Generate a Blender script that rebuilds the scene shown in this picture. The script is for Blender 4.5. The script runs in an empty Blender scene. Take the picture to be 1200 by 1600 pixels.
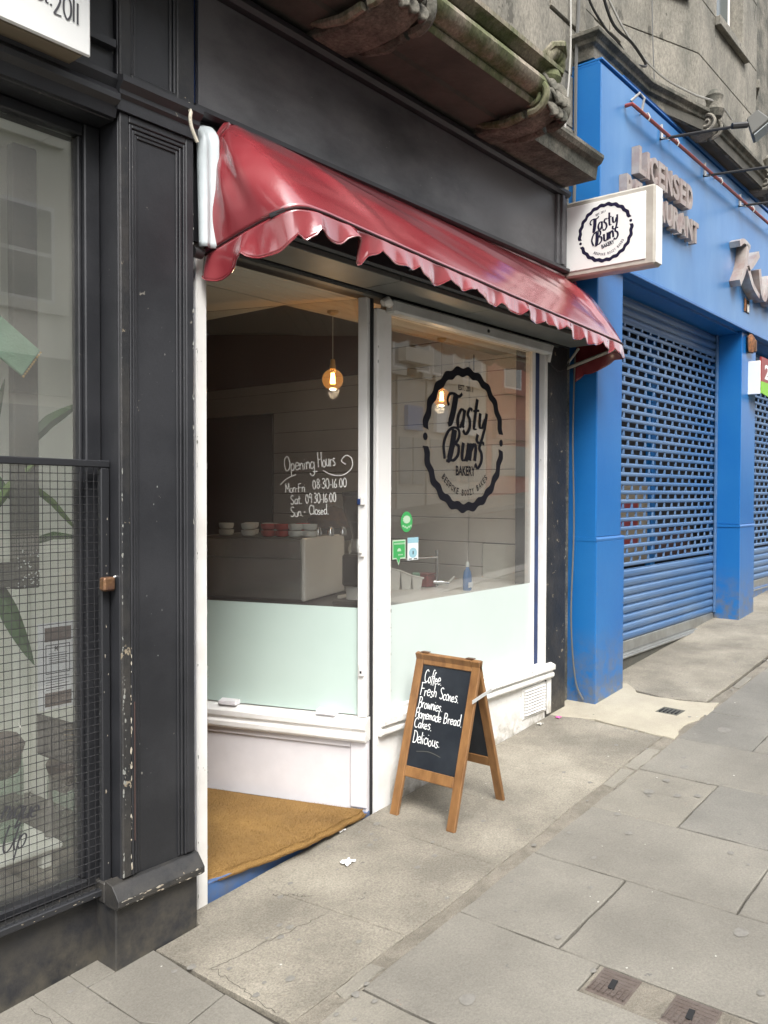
import bpy, bmesh, math, random
from math import sin, cos, pi, radians
from mathutils import Vector, Matrix
random.seed(11)
S = bpy.context.scene
COL = S.collection
V = Vector

# ---------------------------------------------------------------- camera, sky, sun, exposure
cam_d = bpy.data.cameras.new('camera'); cam = bpy.data.objects.new('camera', cam_d); COL.objects.link(cam)
S.camera = cam
_y, _p, _r = radians(39.15), radians(1.31), radians(0.15)
F0 = V((cos(_y), sin(_y), 0)); R0 = V((sin(_y), -cos(_y), 0)); UP = V((0, 0, 1))
FW = F0*cos(_p) - UP*sin(_p); U1 = UP*cos(_p) + F0*sin(_p)
RT = R0*cos(_r) + U1*sin(_r); UU = U1*cos(_r) - R0*sin(_r)
cam.matrix_world = Matrix(((RT.x, UU.x, -FW.x, 0), (RT.y, UU.y, -FW.y, -2.6), (RT.z, UU.z, -FW.z, 1.52), (0, 0, 0, 1)))
cam_d.sensor_fit = 'VERTICAL'; cam_d.sensor_height = 36; cam_d.lens = 1330/1600*36
cam_d.clip_start = 0.05; cam_d.clip_end = 500

W = bpy.data.worlds.new('World'); S.world = W; W.use_nodes = True
wn = W.node_tree; wn.nodes.clear()
sky = wn.nodes.new('ShaderNodeTexSky'); sky.sky_type = 'NISHITA'; sky.sun_disc = False
SUN_EL, SUN_AZ = radians(52), radians(-38)      # azimuth measured from -y (street side) towards +x
sky.sun_elevation = SUN_EL
sky.air_density = 1.0; sky.dust_density = 4.0; sky.ozone_density = 1.0
sdir = V((sin(SUN_AZ)*cos(SUN_EL), -cos(SUN_AZ)*cos(SUN_EL), sin(SUN_EL)))
sky.sun_rotation = math.atan2(sdir.x, sdir.y)
hs = wn.nodes.new('ShaderNodeHueSaturation'); hs.inputs['Saturation'].default_value = 0.22
bg = wn.nodes.new('ShaderNodeBackground'); bg.inputs['Strength'].default_value = 0.15
wo = wn.nodes.new('ShaderNodeOutputWorld')
wn.links.new(sky.outputs[0], hs.inputs['Color']); wn.links.new(hs.outputs[0], bg.inputs[0]); wn.links.new(bg.outputs[0], wo.inputs[0])
sl = bpy.data.lights.new('sun', 'SUN'); sl.energy = 1.0; sl.angle = radians(25); sl.color = (1, .96, .9)
so = bpy.data.objects.new('sun', sl); COL.objects.link(so)
so.rotation_euler = sdir.to_track_quat('Z', 'Y').to_euler()
S.render.engine = 'CYCLES'
S.view_settings.view_transform = 'Standard'; S.view_settings.look = 'None'
S.view_settings.exposure = 1.58; S.view_settings.gamma = 1.0
S.cycles.max_bounces = 8; S.cycles.transparent_max_bounces = 12
S.cycles.caustics_reflective = False; S.cycles.caustics_refractive = False

# ---------------------------------------------------------------- materials
def M(name, col, rough=.6, metal=0, col2=None, scale=6, lo=.35, hi=.65, bump=0, bscale=60, spec=.5,
      spots=None, sscale=40, sth=.72, stretch=None, coat=0, fine=.0, detail=6, fscale=220, dirt=None):
    m = bpy.data.materials.new(name); m.use_nodes = True
    t = m.node_tree; n = t.nodes; L = t.links
    b = n['Principled BSDF']; b.inputs['Roughness'].default_value = rough; b.inputs['Metallic'].default_value = metal
    b.inputs['Specular IOR Level'].default_value = spec
    b.inputs['Coat Weight'].default_value = coat; b.inputs['Coat Roughness'].default_value = .15
    g = n.new('ShaderNodeNewGeometry'); mp = n.new('ShaderNodeMapping'); L.new(g.outputs['Position'], mp.inputs[0])
    if stretch: mp.inputs['Scale'].default_value = stretch
    def noise(sc, det=detail, ro=.6):
        k = n.new('ShaderNodeTexNoise'); k.inputs['Scale'].default_value = sc; k.inputs['Detail'].default_value = det
        k.inputs['Roughness'].default_value = ro; L.new(mp.outputs[0], k.inputs['Vector']); return k
    def ramp(src, a, bb):
        r = n.new('ShaderNodeMapRange'); r.inputs[1].default_value = a; r.inputs[2].default_value = bb
        L.new(src, r.inputs[0]); return r
    def mix(fac, a, bb):
        x = n.new('ShaderNodeMix'); x.data_type = 'RGBA'
        if isinstance(fac, float): x.inputs[0].default_value = fac
        else: L.new(fac, x.inputs[0])
        for i, c in ((6, a), (7, bb)):
            if isinstance(c, tuple): x.inputs[i].default_value = (*c, 1)
            else: L.new(c, x.inputs[i])
        return x.outputs[2]
    out = tuple(col)
    if col2:
        out = mix(ramp(noise(scale).outputs[0], lo, hi).outputs[0], out, tuple(col2))
    if fine:
        k = noise(fscale, 3, .8)
        lighter = n.new('ShaderNodeMix'); lighter.data_type = 'RGBA'; lighter.blend_type = 'MULTIPLY'
        lighter.inputs[0].default_value = 1
        if isinstance(out, tuple): lighter.inputs[6].default_value = (*out, 1)
        else: L.new(out, lighter.inputs[6])
        r = n.new('ShaderNodeMapRange'); r.inputs[1].default_value = .3; r.inputs[2].default_value = .7
        r.inputs[3].default_value = 1-fine; r.inputs[4].default_value = 1+fine
        L.new(k.outputs[0], r.inputs[0]); L.new(r.outputs[0], lighter.inputs[7]); out = lighter.outputs[2]
    if spots:
        out = mix(ramp(noise(sscale, 4, .7).outputs[0], sth, sth+.02).outputs[0], out, tuple(spots))
    if dirt:      # splashed grime: (colour, height where it is gone, height where it is full, noise scale)
        sx_ = n.new('ShaderNodeSeparateXYZ'); L.new(g.outputs['Position'], sx_.inputs[0])
        gx = n.new('ShaderNodeMath'); gx.operation = 'MULTIPLY_ADD'; gx.inputs[1].default_value = -.068; L.new(sx_.outputs[0], gx.inputs[0]); L.new(sx_.outputs[2], gx.inputs[2])
        r1 = n.new('ShaderNodeMapRange'); r1.inputs[1].default_value = dirt[1]-.213; r1.inputs[2].default_value = dirt[2]-.213; L.new(gx.outputs[0], r1.inputs[0])
        r2 = ramp(noise(dirt[3], 6, .7).outputs[0], .38, .62); mm = n.new('ShaderNodeMath'); mm.operation = 'MULTIPLY'
        L.new(r1.outputs[0], mm.inputs[0]); L.new(r2.outputs[0], mm.inputs[1]); out = mix(mm.outputs[0], out, tuple(dirt[0]))
    if isinstance(out, tuple): b.inputs['Base Color'].default_value = (*out, 1)
    else: L.new(out, b.inputs['Base Color'])
    if bump:
        bp = n.new('ShaderNodeBump'); bp.inputs['Strength'].default_value = bump; bp.inputs['Distance'].default_value = .01
        L.new(noise(bscale, 5, .6).outputs[0], bp.inputs['Height']); L.new(bp.outputs[0], b.inputs['Normal'])
    return m
def GLASS(name, tint=(1, 1, 1), ior=1.5, refl=1.0, rough=0.0, dust=0):
    m = bpy.data.materials.new(name); m.use_nodes = True
    t = m.node_tree; n = t.nodes; n.clear(); L = t.links
    o = n.new('ShaderNodeOutputMaterial'); tr = n.new('ShaderNodeBsdfTransparent'); tr.inputs[0].default_value = (*tint, 1)
    gl = n.new('ShaderNodeBsdfGlossy'); gl.inputs['Roughness'].default_value = rough
    lw = n.new('ShaderNodeLayerWeight'); lw.inputs[0].default_value = .5      # Schlick reflectance, the same from both sides
    pw = n.new('ShaderNodeMath'); pw.operation = 'POWER'; pw.inputs[1].default_value = 5; L.new(lw.outputs['Facing'], pw.inputs[0])
    fr = n.new('ShaderNodeMath'); fr.operation = 'MULTIPLY_ADD'; fr.inputs[1].default_value = .96; fr.inputs[2].default_value = .043; L.new(pw.outputs[0], fr.inputs[0])
    mu = n.new('ShaderNodeMath'); mu.operation = 'MULTIPLY'; mu.inputs[1].default_value = refl; mu.use_clamp = True
    mx = n.new('ShaderNodeMixShader')
    L.new(fr.outputs[0], mu.inputs[0]); L.new(mu.outputs[0], mx.inputs[0]); L.new(tr.outputs[0], mx.inputs[1]); L.new(gl.outputs[0], mx.inputs[2])
    src = mx.outputs[0]
    if dust:      # thin film of street dust on the pane
        df = n.new('ShaderNodeBsdfDiffuse'); df.inputs[0].default_value = (.62, .60, .56, 1); g = n.new('ShaderNodeNewGeometry')
        nz = n.new('ShaderNodeTexNoise'); nz.inputs['Scale'].default_value = 3; nz.inputs['Detail'].default_value = 6; L.new(g.outputs['Position'], nz.inputs['Vector'])
        mr = n.new('ShaderNodeMapRange'); mr.inputs[1].default_value = .3; mr.inputs[2].default_value = .7; mr.inputs[3].default_value = dust*.6; mr.inputs[4].default_value = dust*1.4; L.new(nz.outputs[0], mr.inputs[0])
        m2 = n.new('ShaderNodeMixShader'); L.new(mr.outputs[0], m2.inputs[0]); L.new(src, m2.inputs[1]); L.new(df.outputs[0], m2.inputs[2]); src = m2.outputs[0]
    L.new(src, o.inputs[0]); return m
def EMIT(name, col, st):
    m = bpy.data.materials.new(name); m.use_nodes = True
    b = m.node_tree.nodes['Principled BSDF']; b.inputs['Base Color'].default_value = (*col, 1)
    b.inputs['Emission Color'].default_value = (*col, 1); b.inputs['Emission Strength'].default_value = st; return m

m_black = M('black_paint', (.016, .017, .020), .42, col2=(.030, .031, .035), scale=3, bump=.12, bscale=25, spots=(.17, .16, .14), sscale=19, sth=.70, fine=.15, dirt=((.075, .068, .055), .30, .0, 9))
m_blackw = M('worn_black_paint', (.017, .018, .020), .5, col2=(.045, .042, .038), scale=5, lo=.45, hi=.75, bump=.25, bscale=40, spots=(.26, .22, .16), sscale=13, sth=.655, fine=.2, dirt=((.09, .08, .065), .35, .0, 9))
m_fascia = M('matt_black_fascia_paint', (.042, .042, .046), .42, col2=(.125, .125, .13), scale=1.9, lo=.36, hi=.58, stretch=(.7, 1, 1.4), bump=.1, bscale=12, fine=.1)
m_white = M('white_gloss_paint', (.80, .79, .77), .35, col2=(.66, .64, .60), scale=4, lo=.5, hi=.8, bump=.12, bscale=18, spots=(.28, .25, .20), sscale=20, sth=.705)
m_whitew = M('flaking_white_paint', (.80, .79, .76), .5, col2=(.60, .58, .53), scale=7, lo=.5, hi=.85, bump=.6, bscale=22, spots=(.25, .22, .18), sscale=14, sth=.68, dirt=((.40, .37, .31), .16, .0, 16))
m_lwhite = M('lobby_white_paint', (.76, .74, .76), .45, col2=(.66, .64, .66), scale=3, bump=.1, bscale=14)
m_bluedark = M('navy_gap_paint', (.008, .018, .07), .5, col2=(.01, .04, .15), scale=6)
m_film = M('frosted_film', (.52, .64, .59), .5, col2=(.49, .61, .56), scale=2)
m_film2 = M('frosted_film_lit', (.60, .68, .65), .5, col2=(.57, .65, .62), scale=2)  # same film, coloured paler to stand for stronger light on the street window
m_glass = GLASS('window_glass', (.97, .98, .975), 1.5, 3.1, dust=.055)
m_glassl = GLASS('neighbour_glass', (.975, .985, .975), 1.5, 3.2, dust=.06)
m_bulbglass = GLASS('amber_bulb_glass', (1, .70, .36), 1.45, 2.2)
_t = m_bulbglass.node_tree; _e = _t.nodes.new('ShaderNodeEmission'); _e.inputs[0].default_value = (1, .45, .12, 1); _e.inputs[1].default_value = .10
_a = _t.nodes.new('ShaderNodeAddShader'); _o = [n for n in _t.nodes if n.type == 'OUTPUT_MATERIAL'][0]; _s = _o.inputs[0].links[0].from_socket
_t.links.new(_s, _a.inputs[0]); _t.links.new(_e.outputs[0], _a.inputs[1]); _t.links.new(_a.outputs[0], _o.inputs[0])
m_red = M('red_pvc', (.235, .032, .040), .19, col2=(.31, .075, .082), scale=4, lo=.5, hi=.72, stretch=(.35, 1, 1), bump=.30, bscale=5, spec=1.0, coat=1.0, fine=.04, detail=2)
m_redin = M('red_pvc_underside', (.10, .008, .01), .6)
m_flap = M('pale_grey_pvc', (.62, .68, .70), .35, col2=(.5, .56, .58), scale=5, bump=.1, bscale=12)
m_piping = M('dark_piping', (.03, .008, .01), .5)
m_grey = M('grey_painted_board', (.13, .14, .13), .5, col2=(.10, .10, .095), scale=4, spots=(.2, .08, .05), sscale=5, sth=.78)
m_steelw = M('painted_white_steel', (.55, .56, .55), .4, col2=(.42, .42, .4), scale=5, bump=.1, bscale=25)
m_dark = M('dark_recess', (.012, .012, .013), .8)
m_blue = M('blue_gloss_paint', (.007, .115, .37), .30, col2=(.018, .15, .41), scale=1.6, lo=.3, hi=.75, bump=.10, bscale=9, spots=(.02, .06, .16), sscale=30, sth=.72, fine=.06, dirt=((.13, .14, .15), .5, .02, 11))
m_bluepale = M('weathered_blue_fascia', (.020, .140, .37), .33, col2=(.10, .24, .46), scale=1.3, lo=.38, hi=.75, bump=.10, bscale=9, spots=(.03, .08, .2), sscale=18, sth=.76, stretch=(1, 1, .45))
m_slat = M('dusty_blue_slat', (.058, .145, .31), .34, metal=.15, col2=(.13, .21, .34), scale=1.8, lo=.35, hi=.7, bump=.1, bscale=20, stretch=(.6, 1, 6))
m_galv = M('galvanised_steel', (.36, .37, .36), .4, metal=.6, col2=(.28, .28, .26), scale=8)
m_stone = M('weathered_sandstone', (.26, .24, .20), .9, col2=(.13, .125, .105), scale=3, lo=.34, hi=.64, bump=.9, bscale=22, fine=.35, fscale=70, spots=(.09, .085, .07), sscale=7, sth=.64, stretch=(1, 1, .5))
m_stoned = M('sooty_sandstone', (.18, .165, .135), .9, col2=(.062, .062, .050), scale=5, lo=.36, hi=.6, bump=1.0, bscale=18, fine=.45, fscale=60)
m_stonemoss = M('mossy_sandstone', (.23, .20, .155), .9, col2=(.09, .10, .045), scale=6, lo=.42, hi=.60, bump=1.0, bscale=20, fine=.4, fscale=60, stretch=(1, 1, .4))
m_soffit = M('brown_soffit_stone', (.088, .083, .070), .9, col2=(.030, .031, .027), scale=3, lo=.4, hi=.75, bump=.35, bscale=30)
m_flag = [M('flagstone_%s' % k, c, .82, col2=c2, scale=1.7, lo=.36, hi=.62, bump=.4, bscale=55, fine=.2, fscale=130, spots=(.13, .125, .115), sscale=9, sth=.70)
          for k, c, c2 in (('cool', (.215, .202, .172), (.160, .150, .128)), ('warm', (.232, .216, .180), (.175, .163, .136)), ('dark', (.192, .183, .160), (.142, .136, .119)))]
m_conc = M('washed_concrete', (.305, .278, .225), .9, col2=(.170, .155, .126), scale=1.9, lo=.34, hi=.62, bump=.7, bscale=120, fine=.34, fscale=120, spots=(.12, .11, .10), sscale=11, sth=.70)
m_patch = M('cream_mortar_patch', (.40, .365, .285), .9, col2=(.33, .30, .235), scale=4, bump=.5, bscale=90, fine=.18)
m_mortar = M('dirty_mortar', (.235, .212, .172), .95, col2=(.15, .135, .108), scale=9, bump=.9, bscale=70, fine=.35)
m_joint = M('joint_dirt', (.045, .04, .033), .95, fine=.3)
m_asph = M('asphalt', (.05, .05, .05), .9, bump=.5, bscale=120, fine=.3)
m_kerb = M('kerb_stone', (.26, .25, .23), .85, bump=.3)
m_iron = M('rusty_cover_iron', (.15, .125, .11), .6, metal=.2, col2=(.11, .085, .072), scale=14, bump=.5, bscale=60)
m_coir = M('coir_mat', (.37, .215, .065), .95, col2=(.24, .135, .040), scale=3, lo=.3, hi=.7, bump=1.0, bscale=260, fine=.3)
m_step = M('blue_step_paint', (.05, .13, .32), .5, col2=(.10, .13, .2), scale=9)
m_wood = M('varnished_pine', (.30, .155, .058), .42, col2=(.15, .070, .026), scale=3.5, lo=.3, hi=.7, bump=.15, bscale=60, stretch=(6, 6, 1))
m_wooddk = M('dark_stained_pine', (.15, .06, .022), .5, col2=(.09, .035, .014), scale=4, stretch=(6, 6, 1))
m_chalkb = M('chalkboard', (.012, .016, .022), .45, col2=(.03, .037, .045), scale=5, lo=.45, hi=.8)
m_chalk = M('white_chalk_pen', (.80, .82, .82), .8)
m_glasspen = M('white_window_pen', (.75, .75, .72), .8)
m_vinyl = M('black_vinyl', (.008, .008, .012), .7, spec=.12)
m_navy = M('navy_vinyl', (.014, .012, .035), .7, spec=.15)
m_signface = M('opal_sign_face', (.80, .81, .80), .3, col2=(.74, .75, .73), scale=2)
m_signcase = M('cream_sign_casing', (.48, .46, .41), .45, col2=(.36, .335, .29), scale=6)
m_tan = M('tan_sign_underside', (.26, .22, .16), .6)
m_letter = M('weathered_letter_metal', (.40, .36, .33), .45, metal=.25, col2=(.31, .24, .22), scale=11, lo=.35, hi=.65, bump=.2)
m_letside = M('big_letter_metal', (.46, .43, .39), .35, metal=.3, col2=(.34, .24, .21), scale=7)
m_redpipe = M('red_conduit', (.30, .05, .04), .5, col2=(.2, .06, .05), scale=9)
m_lamp = M('black_lamp_housing', (.022, .022, .023), .45)
m_lamp2 = M('grey_lamp_housing', (.10, .10, .09), .45)
m_lens = M('lamp_lens', (.45, .5, .5), .12)
m_cable = M('grey_cable', (.12, .12, .115), .6)
m_cablel = M('pale_cable', (.42, .41, .38), .6)
m_mesh = M('black_wire', (.018, .018, .020), .5, spots=(.55, .54, .5), sscale=22, sth=.70)
m_meshf = M('black_steel_frame', (.022, .023, .026), .4, spots=(.3, .28, .24), sscale=20, sth=.74)
m_wboard = M('white_wall_board', (.74, .72, .67), .55, col2=(.68, .66, .61), scale=3)
m_ceil = M('cream_ceiling_board', (.44, .43, .38), .6)
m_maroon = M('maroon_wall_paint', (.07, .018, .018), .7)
m_void = M('black_interior', (.006, .006, .006), .7)
m_floor = M('dark_floor', (.06, .055, .05), .6)
m_inox = M('brushed_steel', (.60, .61, .58), .25, metal=.75)
m_machw = M('cream_enamel', (.86, .84, .78), .35)
m_cupw = M('white_china', (.72, .76, .75), .2)
m_cupr = M('red_china', (.42, .02, .015), .2)
m_chrome = M('chrome', (.7, .7, .7), .1, metal=1)
m_smoke = GLASS('smoked_hopper', (.30, .28, .26), 1.45)
m_plast = M('black_plastic', (.02, .02, .022), .4)
m_plw = M('white_plastic', (.72, .71, .67), .4)
m_bottle = M('blue_bottle', (.03, .14, .36), .25, spec=.6)
m_green = M('green_sticker', (.05, .36, .10), .5)
m_lgreen = M('pale_green_sticker', (.45, .62, .45), .5)
m_lblue = M('pale_blue_sticker', (.30, .52, .60), .5)
m_stw = M('white_sticker', (.75, .78, .78), .5)
m_redc = M('red_enamel', (.25, .03, .025), .4)
m_disp = M('display_wall', (.80, .81, .75), .8, col2=(.76, .77, .71), scale=2)
m_dispf = M('display_table', (.82, .84, .78), .5)
m_post = M('grey_display_post', (.065, .068, .06), .7, col2=(.09, .085, .07), scale=14, bump=.3)
m_leaf = M('dark_green_leaf', (.03, .085, .025), .4, col2=(.05, .12, .03), scale=9)
m_leafl = M('light_green_leaf', (.13, .21, .06), .4)
m_mint = M('mint_fabric', (.22, .38, .27), .8, col2=(.17, .31, .21), scale=14, bump=.4, bscale=120)
m_gold = M('gold_bead', (.55, .38, .14), .35, metal=.6)
m_brownp = M('brown_print', (.075, .045, .04), .6)
m_paper = M('white_paper', (.68, .70, .74), .6)
m_ink = M('grey_ink', (.06, .06, .07), .7)
m_brass = M('tarnished_brass', (.20, .11, .055), .45, metal=.5, col2=(.13, .07, .05), scale=30, bump=.4)
m_jar = GLASS('green_jar_glass', (.62, .72, .66), 1.45)
m_soil = M('dried_flowers', (.07, .05, .045), .9, bump=1, bscale=60)
m_hook = M('cream_pipe', (.62, .58, .48), .5, spots=(.25, .22, .17), sscale=50, sth=.62)
m_litter = M('litter_paper', (.8, .8, .78), .8)
m_pink = M('pink_wrapper', (.6, .12, .35), .5)
m_gum = M('old_gum', (.165, .158, .14), .85, col2=(.21, .2, .18), scale=60)
m_gumw = M('fresh_gum', (.44, .43, .39), .8)
m_fil = EMIT('glowing_filament', (1, .62, .22), 14)
m_rust = M('rust', (.30, .12, .04), .8, col2=(.10, .05, .03), scale=40, bump=.5)

# ---------------------------------------------------------------- mesh helpers
class MB:
    def __init__(s): s.v = []; s.f = []
    def add(s, vs, fs):
        o = len(s.v); s.v += [V(p) for p in vs]; s.f += [tuple(i+o for i in f) for f in fs]; return s
    def box(s, x0, x1, y0, y1, z0, z1):
        return s.add([(x0, y0, z0), (x1, y0, z0), (x1, y1, z0), (x0, y1, z0), (x0, y0, z1), (x1, y0, z1), (x1, y1, z1), (x0, y1, z1)],
                     [(0, 3, 2, 1), (4, 5, 6, 7), (0, 1, 5, 4), (1, 2, 6, 5), (2, 3, 7, 6), (3, 0, 4, 7)])
    def obox(s, P, a0, a1, b0, b1, n0, n1):
        c = [P(a, b, n) for n in (n0, n1) for a, b in ((a0, b0), (a1, b0), (a1, b1), (a0, b1))]
        return s.add(c, [(0, 3, 2, 1), (4, 5, 6, 7), (0, 1, 5, 4), (1, 2, 6, 5), (2, 3, 7, 6), (3, 0, 4, 7)])
    def prism(s, poly, P, n0, n1):
        k = len(poly); vs = [P(a, b, n0) for a, b in poly] + [P(a, b, n1) for a, b in poly]
        return s.add(vs, [tuple(range(k))[::-1], tuple(range(k, 2*k))] + [(i, (i+1) % k, k+(i+1) % k, k+i) for i in range(k)])
    def grid(s, fn, nu, nv, flip=False, closeu=False):
        vs = [fn(i/nu, j/nv) for j in range(nv+1) for i in range(nu+1)]; w = nu+1
        fs = [(j*w+i, j*w+i+1, (j+1)*w+i+1, (j+1)*w+i) for j in range(nv) for i in range(nu)]
        if flip: fs = [f[::-1] for f in fs]
        return s.add(vs, fs)
    def tube(s, pts, r, n=8, cap=True):
        pts = [V(p) for p in pts]; rings = []; up = V((0.13, 0.07, 1)).normalized(); k = len(pts)
        rr = r if isinstance(r, (list, tuple)) else [r]*k
        prev = None
        for i, p in enumerate(pts):
            d = (pts[min(i+1, k-1)] - pts[max(i-1, 0)]).normalized()
            a = d.cross(up) if prev is None else prev - d*prev.dot(d)
            if a.length < 1e-4: a = d.cross(V((1, 0, 0)))
            a.normalize(); prev = a; b = d.cross(a)
            rings.append([p + (a*cos(2*pi*j/n) + b*sin(2*pi*j/n))*rr[i] for j in range(n)])
        vs = [q for r_ in rings for q in r_]; fs = []
        for i in range(k-1):
            for j in range(n): fs.append((i*n+j, i*n+(j+1) % n, (i+1)*n+(j+1) % n, (i+1)*n+j))
        if cap: fs += [tuple(range(n))[::-1], tuple((k-1)*n+j for j in range(n))]
        return s.add(vs, fs)
    def lathe(s, prof, c, n=20, axis=None):
        c = V(c); vs = []; fs = []; k = len(prof)
        for r, z in prof:
            for j in range(n):
                a = 2*pi*j/n; vs.append(c + V((r*cos(a), r*sin(a), z)))
        for i in range(k-1):
            for j in range(n): fs.append((i*n+j, i*n+(j+1) % n, (i+1)*n+(j+1) % n, (i+1)*n+j))
        fs += [tuple(range(n))[::-1], tuple((k-1)*n+j for j in range(n))]
        return s.add(vs, fs)
WL = {}
def wl(o): return WL.get(o.name, V((0, 0, 0)))
def thing(name, label, cat, loc=(0, 0, 0), group=None):
    o = bpy.data.objects.new(name, None); COL.objects.link(o); o.location = loc; o.empty_display_size = .1
    o['label'] = label; o['category'] = cat
    if group: o['group'] = group
    WL[o.name] = V(loc); return o
def obj(name, mb, mat, parent=None, label=None, cat=None, group=None, kind=None, smooth=False, bevel=0, loc=None, solid=0, fix=True):
    vs, fs = mb.v, mb.f
    if loc is None:
        lo = V([min(v[i] for v in vs) for i in range(3)]); hi = V([max(v[i] for v in vs) for i in range(3)]); loc = (lo+hi)/2
    loc = V(loc)
    me = bpy.data.meshes.new(name); me.from_pydata([v-loc for v in vs], [], fs)
    mats = mat if isinstance(mat, (list, tuple)) else [mat]
    for m_ in mats: me.materials.append(m_)
    if fix or bevel:
        bm = bmesh.new(); bm.from_mesh(me)
        if fix: bmesh.ops.recalc_face_normals(bm, faces=bm.faces)
        if bevel:
            es = [e for e in bm.edges if len(e.link_faces) == 2 and e.calc_face_angle(0) > .5]
            bmesh.ops.bevel(bm, geom=es, offset=bevel, segments=1, affect='EDGES', clamp_overlap=True)
        bm.to_mesh(me); bm.free()
    if smooth:
        me.polygons.foreach_set('use_smooth', [True]*len(me.polygons))
        try: me.set_sharp_from_angle(angle=radians(40))
        except Exception: pass
    o = bpy.data.objects.new(name, me); COL.objects.link(o)
    o.location = loc - (wl(parent) if parent else V((0, 0, 0)))
    if parent: o.parent = parent
    WL[o.name] = loc
    if label: o['label'] = label
    if cat: o['category'] = cat
    if group: o['group'] = group
    if kind: o['kind'] = kind
    if solid:
        md = o.modifiers.new('solid', 'SOLIDIFY'); md.thickness = solid; md.offset = 0
    return o
def inst(src, name, parent, loc):
    o = bpy.data.objects.new(name, src.data); COL.objects.link(o)
    o.location = V(loc) - (wl(parent) if parent else V((0, 0, 0)))
    if parent: o.parent = parent
    WL[o.name] = V(loc); return o
def B(name, mat, parent, x0, x1, y0, y1, z0, z1, bevel=.004, **k):
    return obj(name, MB().box(x0, x1, y0, y1, z0, z1), mat, parent, bevel=bevel, **k)
def plane(O, A, Bv):
    O = V(O); A = V(A).normalized(); Bv = V(Bv).normalized(); N = A.cross(Bv)
    return lambda a, b, n=0.: O + A*a + Bv*b + N*n
def facade(y): return plane((0, y, 0), (1, 0, 0), (0, 0, 1))     # outward normal = -y
SL, X0 = .068, 3.13
def gz(x): return SL*(x-X0)
def wob(a, b, k=1.): return sin(a*12.9898*k + b*4.1)*.5 + sin(a*7.13*k - b*9.7 + 1.3)*.5

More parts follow.
